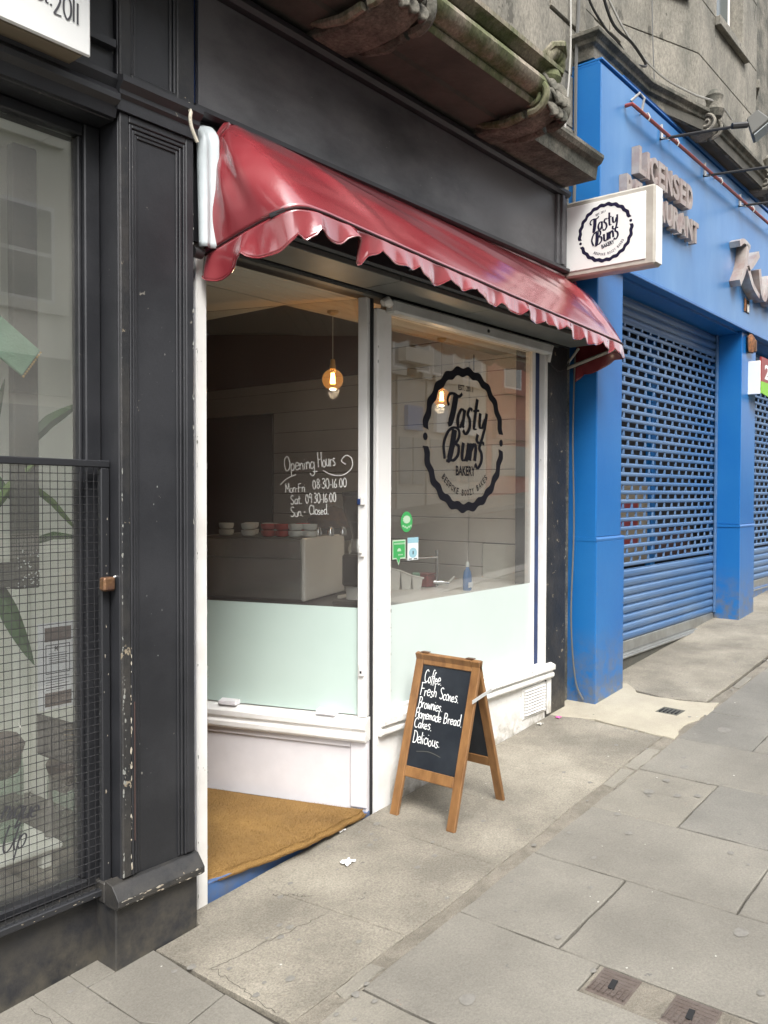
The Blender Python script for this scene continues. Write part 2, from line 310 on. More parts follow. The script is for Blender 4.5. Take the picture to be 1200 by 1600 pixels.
# ---- stroke handwriting
GL = {
 'C': (.56, [[(.5, .85), (.33, 1), (.12, .85), (.03, .5), (.12, .12), (.32, 0), (.52, .12)]]),
 'o': (.42, [[(.2, .5), (.05, .35), (.06, .1), (.2, 0), (.35, .12), (.34, .38), (.2, .5), (.14, .46)]]),
 'f': (.30, [[(.38, .95), (.26, 1), (.17, .8), (.15, .3), (.12, -.15)], [(.0, .48), (.32, .52)]]),
 'e': (.42, [[(.04, .25), (.34, .3), (.3, .46), (.17, .5), (.04, .32), (.07, .08), (.2, 0), (.38, .1)]]),
 '.': (.24, [[(.08, .0), (.12, .03), (.09, .05)]]), ':': (.2, [[(.08, .1), (.1, .13)], [(.08, .4), (.1, .43)]]), ',': (.2, [[(.1, .05), (.05, -.1)]]),
 'F': (.5, [[(.1, 1), (.07, 0)], [(.02, .96), (.5, 1)], [(.08, .52), (.42, .55)]]),
 'r': (.34, [[(.07, .5), (.08, 0)], [(.08, .28), (.18, .46), (.33, .46)]]),
 's': (.37, [[(.33, .44), (.18, .5), (.07, .38), (.2, .26), (.3, .13), (.18, 0), (.03, .05)]]),
 'h': (.4, [[(.06, 1), (.06, 0)], [(.07, .28), (.2, .48), (.32, .36), (.33, 0)]]),
 'S': (.5, [[(.45, .9), (.25, 1), (.06, .8), (.2, .55), (.4, .35), (.38, .1), (.18, 0), (.02, .12)]]),
 'c': (.38, [[(.34, .42), (.2, .5), (.06, .35), (.06, .12), (.2, 0), (.36, .1)]]),
 'n': (.41, [[(.06, .5), (.06, 0)], [(.07, .28), (.2, .48), (.32, .36), (.34, 0)]]),
 'B': (.52, [[(.08, 1), (.06, 0)], [(.0, .97), (.3, 1), (.42, .8), (.3, .56), (.1, .52)], [(.1, .52), (.38, .5), (.46, .25), (.3, .02), (.0, .0)]]),
 'w': (.52, [[(.03, .5), (.12, 0), (.24, .38), (.36, 0), (.47, .5)]]),
 'i': (.2, [[(.07, .5), (.08, 0)], [(.07, .72), (.1, .76)]]),
 'H': (.54, [[(.06, 1), (.05, 0)], [(.44, 1), (.45, 0)], [(.06, .5), (.44, .53)]]),
 'm': (.58, [[(.05, .5), (.05, 0)], [(.06, .28), (.16, .48), (.26, .36), (.26, 0)], [(.27, .28), (.37, .48), (.48, .36), (.49, 0)]]),
 'a': (.44, [[(.33, .44), (.18, .5), (.04, .3), (.08, .05), (.2, 0), (.33, .2)], [(.35, .5), (.34, .08), (.43, 0)]]),
 'd': (.43, [[(.33, .42), (.18, .5), (.04, .3), (.08, .05), (.2, 0), (.33, .15)], [(.36, 1), (.35, 0)]]),
 'k': (.38, [[(.06, 1), (.06, 0)], [(.34, .5), (.08, .22)], [(.14, .28), (.37, 0)]]),
 'D': (.56, [[(.08, 1), (.07, 0)], [(.0, 1), (.3, .97), (.48, .7), (.48, .3), (.3, .03), (.0, .0)]]),
 'l': (.18, [[(.08, 1), (.07, 0)]]),
 'u': (.42, [[(.05, .5), (.06, .12), (.18, 0), (.32, .12), (.34, .5)], [(.34, .5), (.36, .06), (.42, 0)]]),
 'O': (.6, [[(.28, 1), (.08, .8), (.04, .4), (.15, .05), (.32, 0), (.5, .2), (.54, .6), (.42, .93), (.24, 1)]]),
 'p': (.42, [[(.06, .5), (.05, -.4)], [(.06, .3), (.2, .5), (.34, .38), (.32, .1), (.18, 0), (.06, .1)]]),
 'g': (.43, [[(.33, .42), (.18, .5), (.04, .3), (.08, .07), (.2, .02), (.33, .2)], [(.36, .5), (.38, -.2), (.25, -.45), (.02, -.38), (-.05, -.25)]]),
 'q': (.43, [[(.33, .42), (.18, .5), (.04, .3), (.08, .07), (.2, .02), (.33, .2)], [(.36, .5), (.34, -.4), (.45, -.3)]]),
 'M': (.62, [[(.04, 0), (.1, 1)], [(.1, 1), (.3, .35), (.52, 1)], [(.52, 1), (.55, 0)]]),
 '-': (.3, [[(.05, .4), (.26, .42)]]),
 '0': (.44, [[(.22, 1), (.07, .8), (.05, .3), (.2, 0), (.36, .25), (.36, .75), (.22, 1), (.15, .96)]]),
 '8': (.44, [[(.34, .85), (.2, 1), (.08, .8), (.2, .55), (.36, .28), (.2, 0), (.05, .25), (.2, .52), (.36, .78), (.28, .95)]]),
 '3': (.42, [[(.06, .93), (.25, 1), (.34, .78), (.16, .54), (.36, .35), (.3, .06), (.12, 0), (.03, .1)]]),
 '1': (.2, [[(.1, 1), (.09, 0)]]),
 '6': (.42, [[(.3, 1), (.1, .6), (.05, .2), (.2, 0), (.35, .18), (.28, .42), (.08, .32)]]),
 't': (.3, [[(.15, .85), (.13, .1), (.28, 0)], [(.0, .52), (.3, .55)]]),
 '9': (.42, [[(.34, .8), (.2, 1), (.06, .8), (.14, .55), (.34, .72), (.34, .9), (.3, 0)]]),
 'E': (.48, [[(.42, .92), (.2, 1), (.07, .8), (.22, .54), (.34, .53)], [(.22, .54), (.04, .35), (.06, .08), (.24, -.02), (.46, .12)]]),
 '2': (.45, [[(.05, .8), (.2, 1), (.36, .82), (.25, .45), (.03, .02)], [(.03, .02), (.42, .04)]]),
 'U': (.58, [[(.08, 1), (.03, .4), (.15, .02), (.35, .1), (.46, .5)], [(.5, 1), (.46, .3), (.55, 0)]]),
 'y': (.42, [[(.05, .5), (.08, .15), (.2, .08), (.34, .3)], [(.37, .5), (.32, -.1), (.18, -.42), (0, -.35)]]),
 'T': (.55, [[(.02, .95), (.55, 1)], [(.28, .98), (.25, 0)]]), ' ': (.3, []),
}
def crom(p, m=6):
    if len(p) < 3: return p
    q = [p[0]] + list(p) + [p[-1]]; out = []
    for i in range(1, len(q)-2):
        for k in range(m):
            t = k/m; t2 = t*t; t3 = t2*t
            out.append(tuple(.5*((2*q[i][d]) + (-q[i-1][d]+q[i+1][d])*t + (2*q[i-1][d]-5*q[i][d]+4*q[i+1][d]-q[i+2][d])*t2 + (-q[i-1][d]+3*q[i][d]-3*q[i+1][d]+q[i+2][d])*t3) for d in (0, 1)))
    out.append(p[-1]); return out
_cnt = [0]
def stroke(mb, P, pts, w, n=.0012, contrast=0, m=6, taper=False):
    """one pen stroke as a thin raised ribbon on plane P"""
    pts = crom(pts, m); k = len(pts); _cnt[0] = (_cnt[0]+1) % 12; nn = n + _cnt[0]*.00008
    L_, R_ = [], []
    for i in range(k):
        a = pts[max(i-1, 0)]; b = pts[min(i+1, k-1)]; dx, dy = b[0]-a[0], b[1]-a[1]; l = math.hypot(dx, dy) or 1
        ww = w*(1 if not contrast else (1-contrast) + contrast*1.3*abs(dy)/l)
        if taper: ww *= .35 + .65*min(1, 4*min(i, k-1-i)/k)
        ox, oy = -dy/l*ww/2, dx/l*ww/2
        L_.append(P(pts[i][0]+ox, pts[i][1]+oy, nn)); R_.append(P(pts[i][0]-ox, pts[i][1]-oy, nn))
    mb.add(L_ + R_, [(i, i+1, k+i+1, k+i) for i in range(k-1)])
def write(mb, P, text, a, b, size, w, slant=0, rot=0, sx=1., jit=.02, contrast=0, n=.0012, rnd=None):
    rnd = rnd or random.Random(hash(len(text)) + len(text)*7)
    x = 0; cr, sr = cos(rot), sin(rot)
    for ch in text:
        adv, st = GL[ch]; dy = rnd.uniform(-jit, jit)*size; sc = 1 + rnd.uniform(-jit, jit)*2
        for s_ in st:
            pts = []
            for px, py in s_:
                qx = (x + px*sc*sx + py*slant)*size; qy = py*sc*size + dy
                pts.append((a + qx*cr - qy*sr, b + qx*sr + qy*cr))
            stroke(mb, P, pts, w, n, contrast)
        x += adv*sx
    return x*size
def fit(mb, P, text, a, b, size, w, width, **k):
    write(mb, P, text, a, b, size, w, sx=width/(size*twidth(text)), **k)
def twidth(text, sx=1.): return sum(GL[c][0] for c in text)*sx
_fm = {}
def fontdata(text, extrude=0, off=0):
    key = (text, extrude, off)
    if key not in _fm:
        cu = bpy.data.curves.new('t', 'FONT'); cu.body = text; cu.extrude = extrude; cu.offset = off; cu.resolution_u = 3
        o = bpy.data.objects.new('t', cu); COL.objects.link(o); dg = bpy.context.evaluated_depsgraph_get(); dg.update()
        me = bpy.data.meshes.new_from_object(o.evaluated_get(dg))
        _fm[key] = ([tuple(v.co) for v in me.vertices], [tuple(p.vertices) for p in me.polygons])
        bpy.data.objects.remove(o); bpy.data.curves.remove(cu); bpy.data.meshes.remove(me)
    return _fm[key]
def block(mb, P, text, a, b, h, w=None, n0=.001, extrude=0, off=0, rot=0):
    vs, fs = fontdata(text, 1 if extrude else 0, off)
    if not vs: return
    x0 = min(v[0] for v in vs); x1 = max(v[0] for v in vs); y0 = min(v[1] for v in vs); y1 = max(v[1] for v in vs)
    sy = h/(y1-y0); sx = (w/(x1-x0)) if w else sy; cr, sr = cos(rot), sin(rot)
    out = []
    for v in vs:
        p, q = (v[0]-x0)*sx, (v[1]-y0)*sy
        out.append(P(a+p*cr-q*sr, b+p*sr+q*cr, n0 + (v[2]*.5+.5)*extrude if extrude else n0))
    mb.add(out, fs)

def logo(P00, cx, cz, R, n=.0015, turn=0.):
    """round bakery emblem: rope ring, two dots and lettering, on plane P00"""
    ct, st__ = cos(radians(turn)), sin(radians(turn))
    mb = MB(); P = lambda a, b, k=0.: P00(cx + (a*ct-b*st__)*R, cz + (a*st__+b*ct)*R, k)
    for a0, a1 in ((7, 173), (187, 353)):
        k = 110; vs = []
        for i in range(k+1):
            t = radians(a0 + (a1-a0)*i/k); wv = sin(t*22)*.018
            vs += [P((.985+wv)*cos(t), (.985+wv)*sin(t), n), P((.865+wv*.9)*cos(t+.02), (.865+wv*.9)*sin(t+.02), n)]
        mb.add(vs, [(2*i, 2*i+1, 2*i+3, 2*i+2) for i in range(k)])
    for sx_ in (-1, 1):
        mb.add([P(sx_*.925 + .05*cos(2*pi*i/16), .05*sin(2*pi*i/16), n) for i in range(16)], [tuple(range(16))])
    def st(pts, w, ox, oy, s, con=.7):
        stroke(mb, P, [(ox + (x+.20*y)*s, oy + y*s) for x, y in pts], w, n, con, 8)
    def cw(ch, x, ox, oy, s, w):
        for z in GL[ch][1]: st([(x+px*1.12, py*1.2) for px, py in z], w, ox, oy, s)
    ox, oy, s, w = -.49, .19, .40, .060
    st([(.10, .62), (-.02, .80), (.06, 1.00), (.30, 1.04), (.62, .97), (.80, 1.08)], w*.8, ox, oy, s, .2)
    st([(.44, 1.02), (.40, .5), (.30, .08), (.18, -.02)], w*1.75, ox, oy, s)
    cw('a', .66, ox, oy-.02, s, w)
    st([(1.52, .60), (1.36, .66), (1.26, .46), (1.42, .26), (1.46, -.02), (1.28, -.22), (1.08, -.10)], w, ox, oy-.02, s, .5)
    st([(1.74, 1.05), (1.72, .5), (1.74, .05), (1.92, .0)], w, ox, oy-.03, s); st([(1.56, .62), (1.94, .66)], w*.6, ox, oy-.03, s, .1)
    st([(2.02, .60), (2.06, .18), (2.22, .10), (2.38, .40)], w, ox, oy-.04, s); st([(2.44, .62), (2.40, .0), (2.24, -.42), (2.00, -.36), (2.02, -.14)], w, ox, oy-.04, s, .5)
    ox, oy = -.50, -.28
    st([(.38, 1.02), (.36, .5), (.26, .02), (.10, -.04)], w*1.75, ox, oy, s)
    st([(.02, .02), (-.14, .50), (.02, .92), (.32, 1.08), (.62, 1.02), (.70, .80), (.56, .58), (.40, .54)], w*.9, ox, oy, s, .4)
    st([(.40, .54), (.72, .48), (.76, .18), (.52, -.02), (.30, .04)], w*.95, ox, oy, s, .4)
    cw('u', .94, ox, oy, s, w*1.05); cw('n', 1.44, ox, oy, s, w*1.05)
    st([(2.30, .60), (2.12, .66), (2.02, .46), (2.20, .26), (2.24, -.02), (2.06, -.24), (1.86, -.10)], w, ox, oy, s, .5)
    block(mb, P, 'BAKERY', -.235, -.49, .135, .47, n0=n+.0012, off=.03)
    block(mb, P, 'EST. 2011', -.18, .665, .075, .36, n0=n, off=.02)
    txt = 'BESPOKE BOOZY BAKES'
    for i, ch in enumerate(txt):
        if ch == ' ': continue
        t = radians(222 + (318-222)*(i+.5)/len(txt))
        block(mb, P, ch, .765*cos(t) - .022*cos(t+pi/2), .765*sin(t) - .022*sin(t+pi/2), .085, .048, n0=n, off=.02, rot=t+pi/2)
    return mb

# ---------------------------------------------------------------- ground
def gprism(mb, poly, top=0., th=.06, inset=.004, jit=.0):
    """a paving piece lying on the sloping ground: outline poly, chamfered edge"""
    k = len(poly); cx = sum(p[0] for p in poly)/k; cy = sum(p[1] for p in poly)/k
    tx, ty = random.uniform(-jit, jit), random.uniform(-jit, jit)
    h = lambda x, y: gz(x) + top + tx*(x-cx) + ty*(y-cy)
    def sh(p, d):
        l = math.hypot(p[0]-cx, p[1]-cy); f = max(0, 1 - d/l*1.3); return (cx+(p[0]-cx)*f, cy+(p[1]-cy)*f)
    a = [(p[0], p[1], h(*p)-th) for p in poly]; b = [(p[0], p[1], h(*p)-inset) for p in poly]
    c = [(*sh(p, inset), h(*p)) for p in poly]
    mb.add(a+b+c, [tuple(range(k))[::-1]] + [(i, (i+1) % k, k+(i+1) % k, k+i) for i in range(k)] +
           [(k+i, k+(i+1) % k, 2*k+(i+1) % k, 2*k+i) for i in range(k)] + [tuple(range(2*k, 3*k))])
def rough(poly, step=.12, j=.003):
    out = []
    for i, p in enumerate(poly):
        q = poly[(i+1) % len(poly)]; l = math.hypot(q[0]-p[0], q[1]-p[1]); n = max(1, int(l/step))
        for t in range(n):
            f = t/n; jj = j if t else j*.3
            out.append((p[0]+(q[0]-p[0])*f + random.uniform(-jj, jj), p[1]+(q[1]-p[1])*f + random.uniform(-jj, jj)))
    return out
gnd = MB().grid(lambda u, v: (-30+70*u, -3.35 + 3.5*v, gz(-30+70*u)-.022), 4, 1)
pave = obj('pavement', gnd, m_joint, kind='structure', fix=False)
for r in range(-8, 40):
    xa = 2.61 + .5565*(r-0) if r >= 0 else 2.61 + .5565*r
    xb = xa + .5565; odd = (r % 2 == 0)
    if xb < -2 or xa > 16: continue
    cuts = [-.84] + ([-1.25, -2.09, -2.93, -3.15] if odd else [-1.67, -2.51, -3.15])
    for i in range(len(cuts)-1):
        y1, y0 = cuts[i]-.004, cuts[i+1]+.004
        if r == -1 and i == 0 and False: continue
        x0_, x1_ = xa+.004, xb-.004
        if xa < 2.6 and xb > 2.4 and y0 < -1.35 and y1 > -2.0 and r == -1:   # slab cut round two small iron covers
            pass
        if 2.0 < xa < 2.1 and y1 < -1.2 and i == 0+0 and False: pass
        if r == -1:
            cut = {0: [(y1, -1.40)], 1: []}.get(i, [(y1, y0)]) if False else None
        mb = MB(); poly = [(x0_, y0), (x1_, y0), (x1_, y1), (x0_, y1)]
        if r == -1 and y1 > -1.5:         # odd row: y from -.84 to -1.67, notch for the covers
            poly = [(x0_, y0), (2.44, y0), (2.44, -1.40), (x1_, -1.40), (x1_, y1), (x0_, y1)]
        if r == -1 and -1.7 < y1 < -1.6:
            poly = [(x0_, y0), (x1_, y0), (x1_, -1.98), (2.44, -1.98), (2.44, y1), (x0_, y1)]
        gprism(mb, rough(poly, .10, .004), random.uniform(-.002, .002), jit=.0035)
        obj('flagstone', mb, m_flag[random.choice((0, 0, 0, 1, 2))], pave)
# narrow mortar strip and its small chips of stone between the flags and the concrete
mb = MB()
def stripy(x): return -.770 + .012*sin(x*1.7) + .004*sin(x*9)
mb.grid(lambda u, v: (1.7+14*u, -.845 + v*(stripy(1.7+14*u)+.845), gz(1.7+14*u) - .006 + .003*sin(u*900+v*7)), 240, 3)
obj('mortar_strip', mb, m_mortar, pave, smooth=True, fix=False)
for x, w in ((1.98, .2), (3.98, .26), (4.26, .34), (6.0, .3), (6.8, .35), (7.9, .3)):
    pass; mb = MB()
    gprism(mb, rough([(x, -.84), (x+w, -.835), (x+w-.01, stripy(x+w)-.006), (x+.012, stripy(x)-.008)], .05, .006), .001)
    obj('edging_stone', mb, m_flag[1], pave)
# washed concrete bay in front of the shops, cast in panels
joints = [(1.79, 1.80), (2.30, 2.37), (3.00, 2.98), (3.52, 3.50), (4.20, 4.24), (4.90, 4.80)]
for i in range(len(joints)-1):
    (a0, a1), (b0, b1) = joints[i], joints[i+1]; mb = MB()
    back = -.03 if b0 > 3.2 else (-.02 if i else -.105)
    top = [(a1 + (b1-a1)*t/8+.0015*(t == 0)-.0015*(t == 8), stripy(a1+(b1-a1)*t/8)) for t in range(9)]
    gprism(mb, rough(([(b0-.0015, back), (a0+.0015, back)] if i else [(b0-.0015, -.02), (1.985, -.02), (1.985, -.11), (a0+.0015, -.11)]) + top, .09, .0018), 0, inset=.003)
    obj('concrete_panel', mb, m_conc, pave)
mb = MB(); gprism(mb, rough([(5.62, .1), (4.83, .1), (4.83, -.12), (4.90, -.3), (4.84, -.62), (4.81, -.83), (5.05, -.80), (5.35, -.845), (5.60, -.83), (5.52, -.6), (5.55, -.3), (5.72, -.16)], .07, .012), .002)
obj('mortar_patch', mb, m_patch, pave)
js = [5.60, 6.35, 7.15, 7.95, 8.75, 9.6, 10.5, 11.5, 12.6, 14, 16]
for i in range(len(js)-1):
    mb = MB(); a, b = js[i]+.002, js[i+1]-.002
    gprism(mb, rough([(b, .12), (a + (.12 if i == 0 else 0), .12), (a - (.06 if i == 0 else 0), -.5), (a, stripy(a)+.02), (b, stripy(b)+.02)], .1, .002), 0)
    obj('concrete_panel', mb, m_conc, pave)
# older grey flags by the neighbour's shop
for poly in ([(1.40, .02), (1.04, .02), (1.00, -.84), (1.40, -.84)], [(1.527, .02), (1.403, .02), (1.403, -.42), (1.527, -.40)], [(1.66, .02), (1.531, .02), (1.531, -.102), (1.66, -.102)], [(1.786, -.105), (1.531, -.105), (1.531, -.39), (1.60, -.52), (1.77, -.5)],
             [(1.775, -.504), (1.60, -.524), (1.530, -.403), (1.403, -.424), (1.403, -.84), (1.765, -.84)], [(1.0, .02), (.4, .02), (.4, -.84), (.992, -.84)], [(.392, .02), (-.3, .02), (-.3, -.84), (.392, -.84)], [(-.308, .02), (-1.2, .02), (-1.2, -.84), (-.308, -.84)], [(-1.208, .02), (-2.6, .02), (-2.6, -.84), (-1.208, -.84)]):
    mb = MB(); gprism(mb, rough(poly, .08, .0015), 0, inset=.002); obj('flagstone', mb, m_flag[0], pave)
# hair cracks and old gum marks as thin pieces on the paving
def gline(mb, pts, w, h=.0015):
    for i in range(len(pts)-1):
        (x0, y0), (x1, y1) = pts[i], pts[i+1]; l = math.hypot(x1-x0, y1-y0) or 1; ox, oy = -(y1-y0)/l*w/2, (x1-x0)/l*w/2
        mb.add([(x0+ox, y0+oy, gz(x0)+h), (x0-ox, y0-oy, gz(x0)+h), (x1-ox, y1-oy, gz(x1)+h), (x1+ox, y1+oy, gz(x1)+h)], [(0, 1, 2, 3)])
def crack(mb, a, b, n=26, j=.012, w=.003, h=.0015):
    pts = [(a[0]+(b[0]-a[0])*t/n + random.uniform(-j, j), a[1]+(b[1]-a[1])*t/n + random.uniform(-j, j)) for t in range(n+1)]; gline(mb, pts, w*.55, h)
mb = MB()
crack(mb, (2.30, -.45), (1.84, -.36), j=.008); crack(mb, (1.84, -.36), (1.80, -.7), j=.01); crack(mb, (2.28, -.18), (2.37, -.32)); crack(mb, (1.36, -.05), (1.40, -.7), 20, .006)
crack(mb, (3.95, -.25), (3.98, -.7), j=.004, w=.002)
obj('crack_line', mb, m_joint, pave, kind='stuff', fix=False)
def blobs(name, m_, spots):
    mb = MB()
    for x, y, r in spots:
        ph = random.random()*6; z = gz(x)
        ring = [(x+r*cos(t*pi/5)*(1+.12*sin(t*2.1+ph)), y+r*.8*sin(t*pi/5)*(1+.1*cos(t*1.7+ph))) for t in range(10)]
        mb.add([(x, y, z+.0045)] + [(a, b, gz(a)+.0025) for a, b in ring], [(0, 1+t, 1+(t+1) % 10) for t in range(10)])
    obj(name, mb, m_, pave, kind='stuff', fix=False)
rg = random.Random(5)
blobs('gum_mark', m_gum, [(2.29, -.22, .014), (2.15, -.36, .013), (2.10, -.42, .015), (1.95, -.62, .018), (3.0, -.12, .02), (2.87, -.22, .012), (4.42, -1.03, .028), (4.2, -1.02, .022), (4.55, -.98, .016), (3.55, -1.1, .02), (3.7, -.98, .02), (4.02, -1.0, .03), (4.05, -1.13, .022), (4.1, -1.21, .02), (5.1, -1.02, .05), (2.2, -1.15, .03), (2.1, -1.25, .02), (3.05, -1.72, .03), (1.8, -.3, .018), (1.75, -.27, .012)] +
      [(rg.uniform(1.2, 7), rg.uniform(-2.2, -.05), rg.uniform(.006, .016)) for _ in range(140)])
blobs('pale_gum_mark', m_gumw, [(rg.uniform(1.6, 6), rg.uniform(-2.2, -.05), rg.uniform(.0025, .006)) for _ in range(46)])
obj('road', MB().grid(lambda u, v: (-30+70*u, -9.6+6.1*v, gz(-30+70*u)-.13), 4, 1), m_asph, kind='structure', fix=False)
for i in range(-6, 20):
    mb = MB(); a = i*.92; gprism(mb, [(a+.003, -3.47), (a+.917, -3.47), (a+.917, -3.17), (a+.003, -3.17)], 0, .3, .012); obj('kerb_stone', mb, m_kerb, pave)
obj('far_pavement', MB().grid(lambda u, v: (-30+70*u, -12.2+2.6*v, gz(-30+70*u)), 4, 1), m_flag[0], kind='structure', fix=False)
obj('far_kerb', MB().grid(lambda u, v: (-30+70*u, -9.6, gz(-30+70*u)-.13+v*.13), 4, 1), m_kerb, kind='structure', fix=False)

def gthing(name, label, cat, x, y, group=None): return thing(name, label, cat, (x, y, gz(x)), group)
# two small iron covers in the flags
mb = MB(); gprism(mb, [(2.445, -1.405), (2.605, -1.405), (2.605, -1.975), (2.445, -1.975)], -.003, .04, .002); obj('mortar_bed', mb, m_mortar, pave)
for i, (ya, yb, lab) in enumerate(((-1.42, -1.55, 'small square rusty water cover set in the paving, nearer the chalkboard sign'), (-1.66, -1.80, 'small square rusty water cover at the bottom right edge of the paving'))):
    t = gthing('water_cover', lab, 'cover', 2.53, ya, 'small iron covers in the paving')
    mb = MB(); gprism(mb, [(2.46, yb), (2.60, yb), (2.60, ya), (2.46, ya)], .001, .03, .003)
    obj('cover_plate', mb, m_iron, t)
    mb = MB()
    for q in range(8):
        f = (q+.5)/8; yy = ya+(yb-ya)*f
        mb.box(2.468, 2.592, yy-.0022, yy+.0022, gz(2.53)-.001, gz(2.53)+.0028)
    for q in range(7):
        xx = 2.468 + .124*(q+.5)/7; mb.box(xx-.002, xx+.002, yb+.008, ya-.008, gz(xx)-.001, gz(xx)+.0026)
    obj('raised_tread', mb, m_iron, t)
    mb = MB(); gprism(mb, [(2.50, (ya+yb)/2-.012), (2.55, (ya+yb)/2-.006), (2.548, (ya+yb)/2+.012), (2.502, (ya+yb)/2+.008)], .007, .004, .0005); obj('keyhole', mb, m_dark, t)
t = gthing('cover_plate', 'small dark metal plate set in the cream mortar patch', 'cover', 5.26, -.62)
mb = MB(); gprism(mb, [(5.21, -.70), (5.33, -.71), (5.34, -.57), (5.22, -.56)], .0045, .02, .002); obj('plate', mb, m_post, t)
mb = MB()
for q in range(5): mb.box(5.225, 5.325, -.69+q*.025, -.68+q*.025, gz(5.27)+.001, gz(5.27)+.0075)
obj('slot', mb, m_dark, t)
# litter
def litter(label, x, y, w, m_, cat='litter'):
    mb = MB(); n = 6
    mb.grid(lambda u, v: (x+(u-.5)*w*(1+.2*sin(v*9)), y+(v-.5)*w*.8*(1+.3*sin(u*7)), gz(x)+.004+abs(sin(u*7+v*5))*w*.22), n, n)
    obj('litter', mb, m_, label=label, cat=cat, fix=False, solid=.0008)
litter('crumpled white paper scrap on the concrete in front of the doormat', 2.64, -.26, .05, m_litter)
litter('small white scrap lying against the front edge of the doormat', 2.845, -.035, .035, m_litter)
litter('pink sweet wrapper on the ground by the black pilaster', 4.79, -.11, .032, m_pink)
litter('pale scrap on the ground below the white vent', 4.62, -.075, .035, m_gumw)

# ---------------------------------------------------------------- main stone tenement
def blockwall(par, P, a0, a1, b0, b1, ch, bl, mat, d=.03, gap=.008, bev=.006, n0=0., skip=None):
    r = 0; b = b0
    while b < b1-.02:
        h = min(ch*random.uniform(.94, 1.06), b1-b); a = a0; first = True
        while a < a1-.01:
            w = bl*random.uniform(.75, 1.25)
            if first and r % 2: w *= .55
            first = False
            if a1-(a+w) < bl*.35: w = a1-a
            dd = d*random.uniform(.6, 1.1)
            if not (skip and skip(a, a+w, b, b+h)):
                obj('stone_block', MB().obox(P, a+gap/2, a+w-gap/2, b+gap/2, b+h-gap/2, -.05+n0, dd+n0), mat, par, bevel=bev)
            a += w
        b += h; r += 1
ten = thing('stone_tenement', 'soot stained sandstone tenement standing over the black bakery shopfront', 'building', (3.5, .5, 3.4))
B('wall', m_stoned, ten, -6, 5.16, .02, .6, 3.40, 9, 0)
B('party_pier', m_stoned, ten, 5.03, 5.16, .02, .4, 0.0, 3.4, 0)
P = facade(.02)
blockwall(ten, P, 4.02, 5.30, 3.56, 6.4, .33, .46, m_stone)
def extr(prof, x0, x1): return MB().prism(prof, lambda a, b, n: V((n, a, b)), x0, x1)
# bay over the shop: brown soffit, roll moulding, top fillet, smooth wall
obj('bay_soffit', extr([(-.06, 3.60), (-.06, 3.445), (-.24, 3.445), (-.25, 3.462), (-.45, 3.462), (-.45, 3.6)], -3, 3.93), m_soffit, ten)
roll = [(-.40, 3.463), (-.452, 3.463), (-.462, 3.488), (-.455, 3.50), (-.487, 3.506), (-.515, 3.53), (-.525, 3.56), (-.512, 3.59), (-.482, 3.606), (-.474, 3.612), (-.474, 3.622)]
obj('roll_moulding', extr(roll + [(-.40, 3.622)], -3, 3.95), m_stonemoss, ten, smooth=True)
top = [(-.38, 3.623), (-.49, 3.623), (-.515, 3.645), (-.54, 3.652), (-.54, 3.675), (-.52, 3.69), (-.42, 3.71), (-.38, 3.71)]
obj('bay_cornice', extr(top, -3, 3.97), m_stonemoss, ten)
for xa, xb in ((-3, -1.2), (-1.19, .35), (.36, 1.9), (1.91, 3.0), (3.01, 4.06)):
    for za, zb in ((3.70, 4.22), (4.23, 4.9), (4.91, 5.6), (5.61, 6.4)): B('ashlar_block', m_stone, ten, xa, xb, -.41, .02, za, zb, .006)
# string course beyond the bay
sc = [(-.06, 3.60), (-.06, 3.425), (-.30, 3.425), (-.31, 3.50), (-.335, 3.515), (-.35, 3.54), (-.35, 3.56), (-.33, 3.575), (-.05, 3.60)]
obj('string_course', extr(sc, 3.96, 4.86), m_stoned, ten)
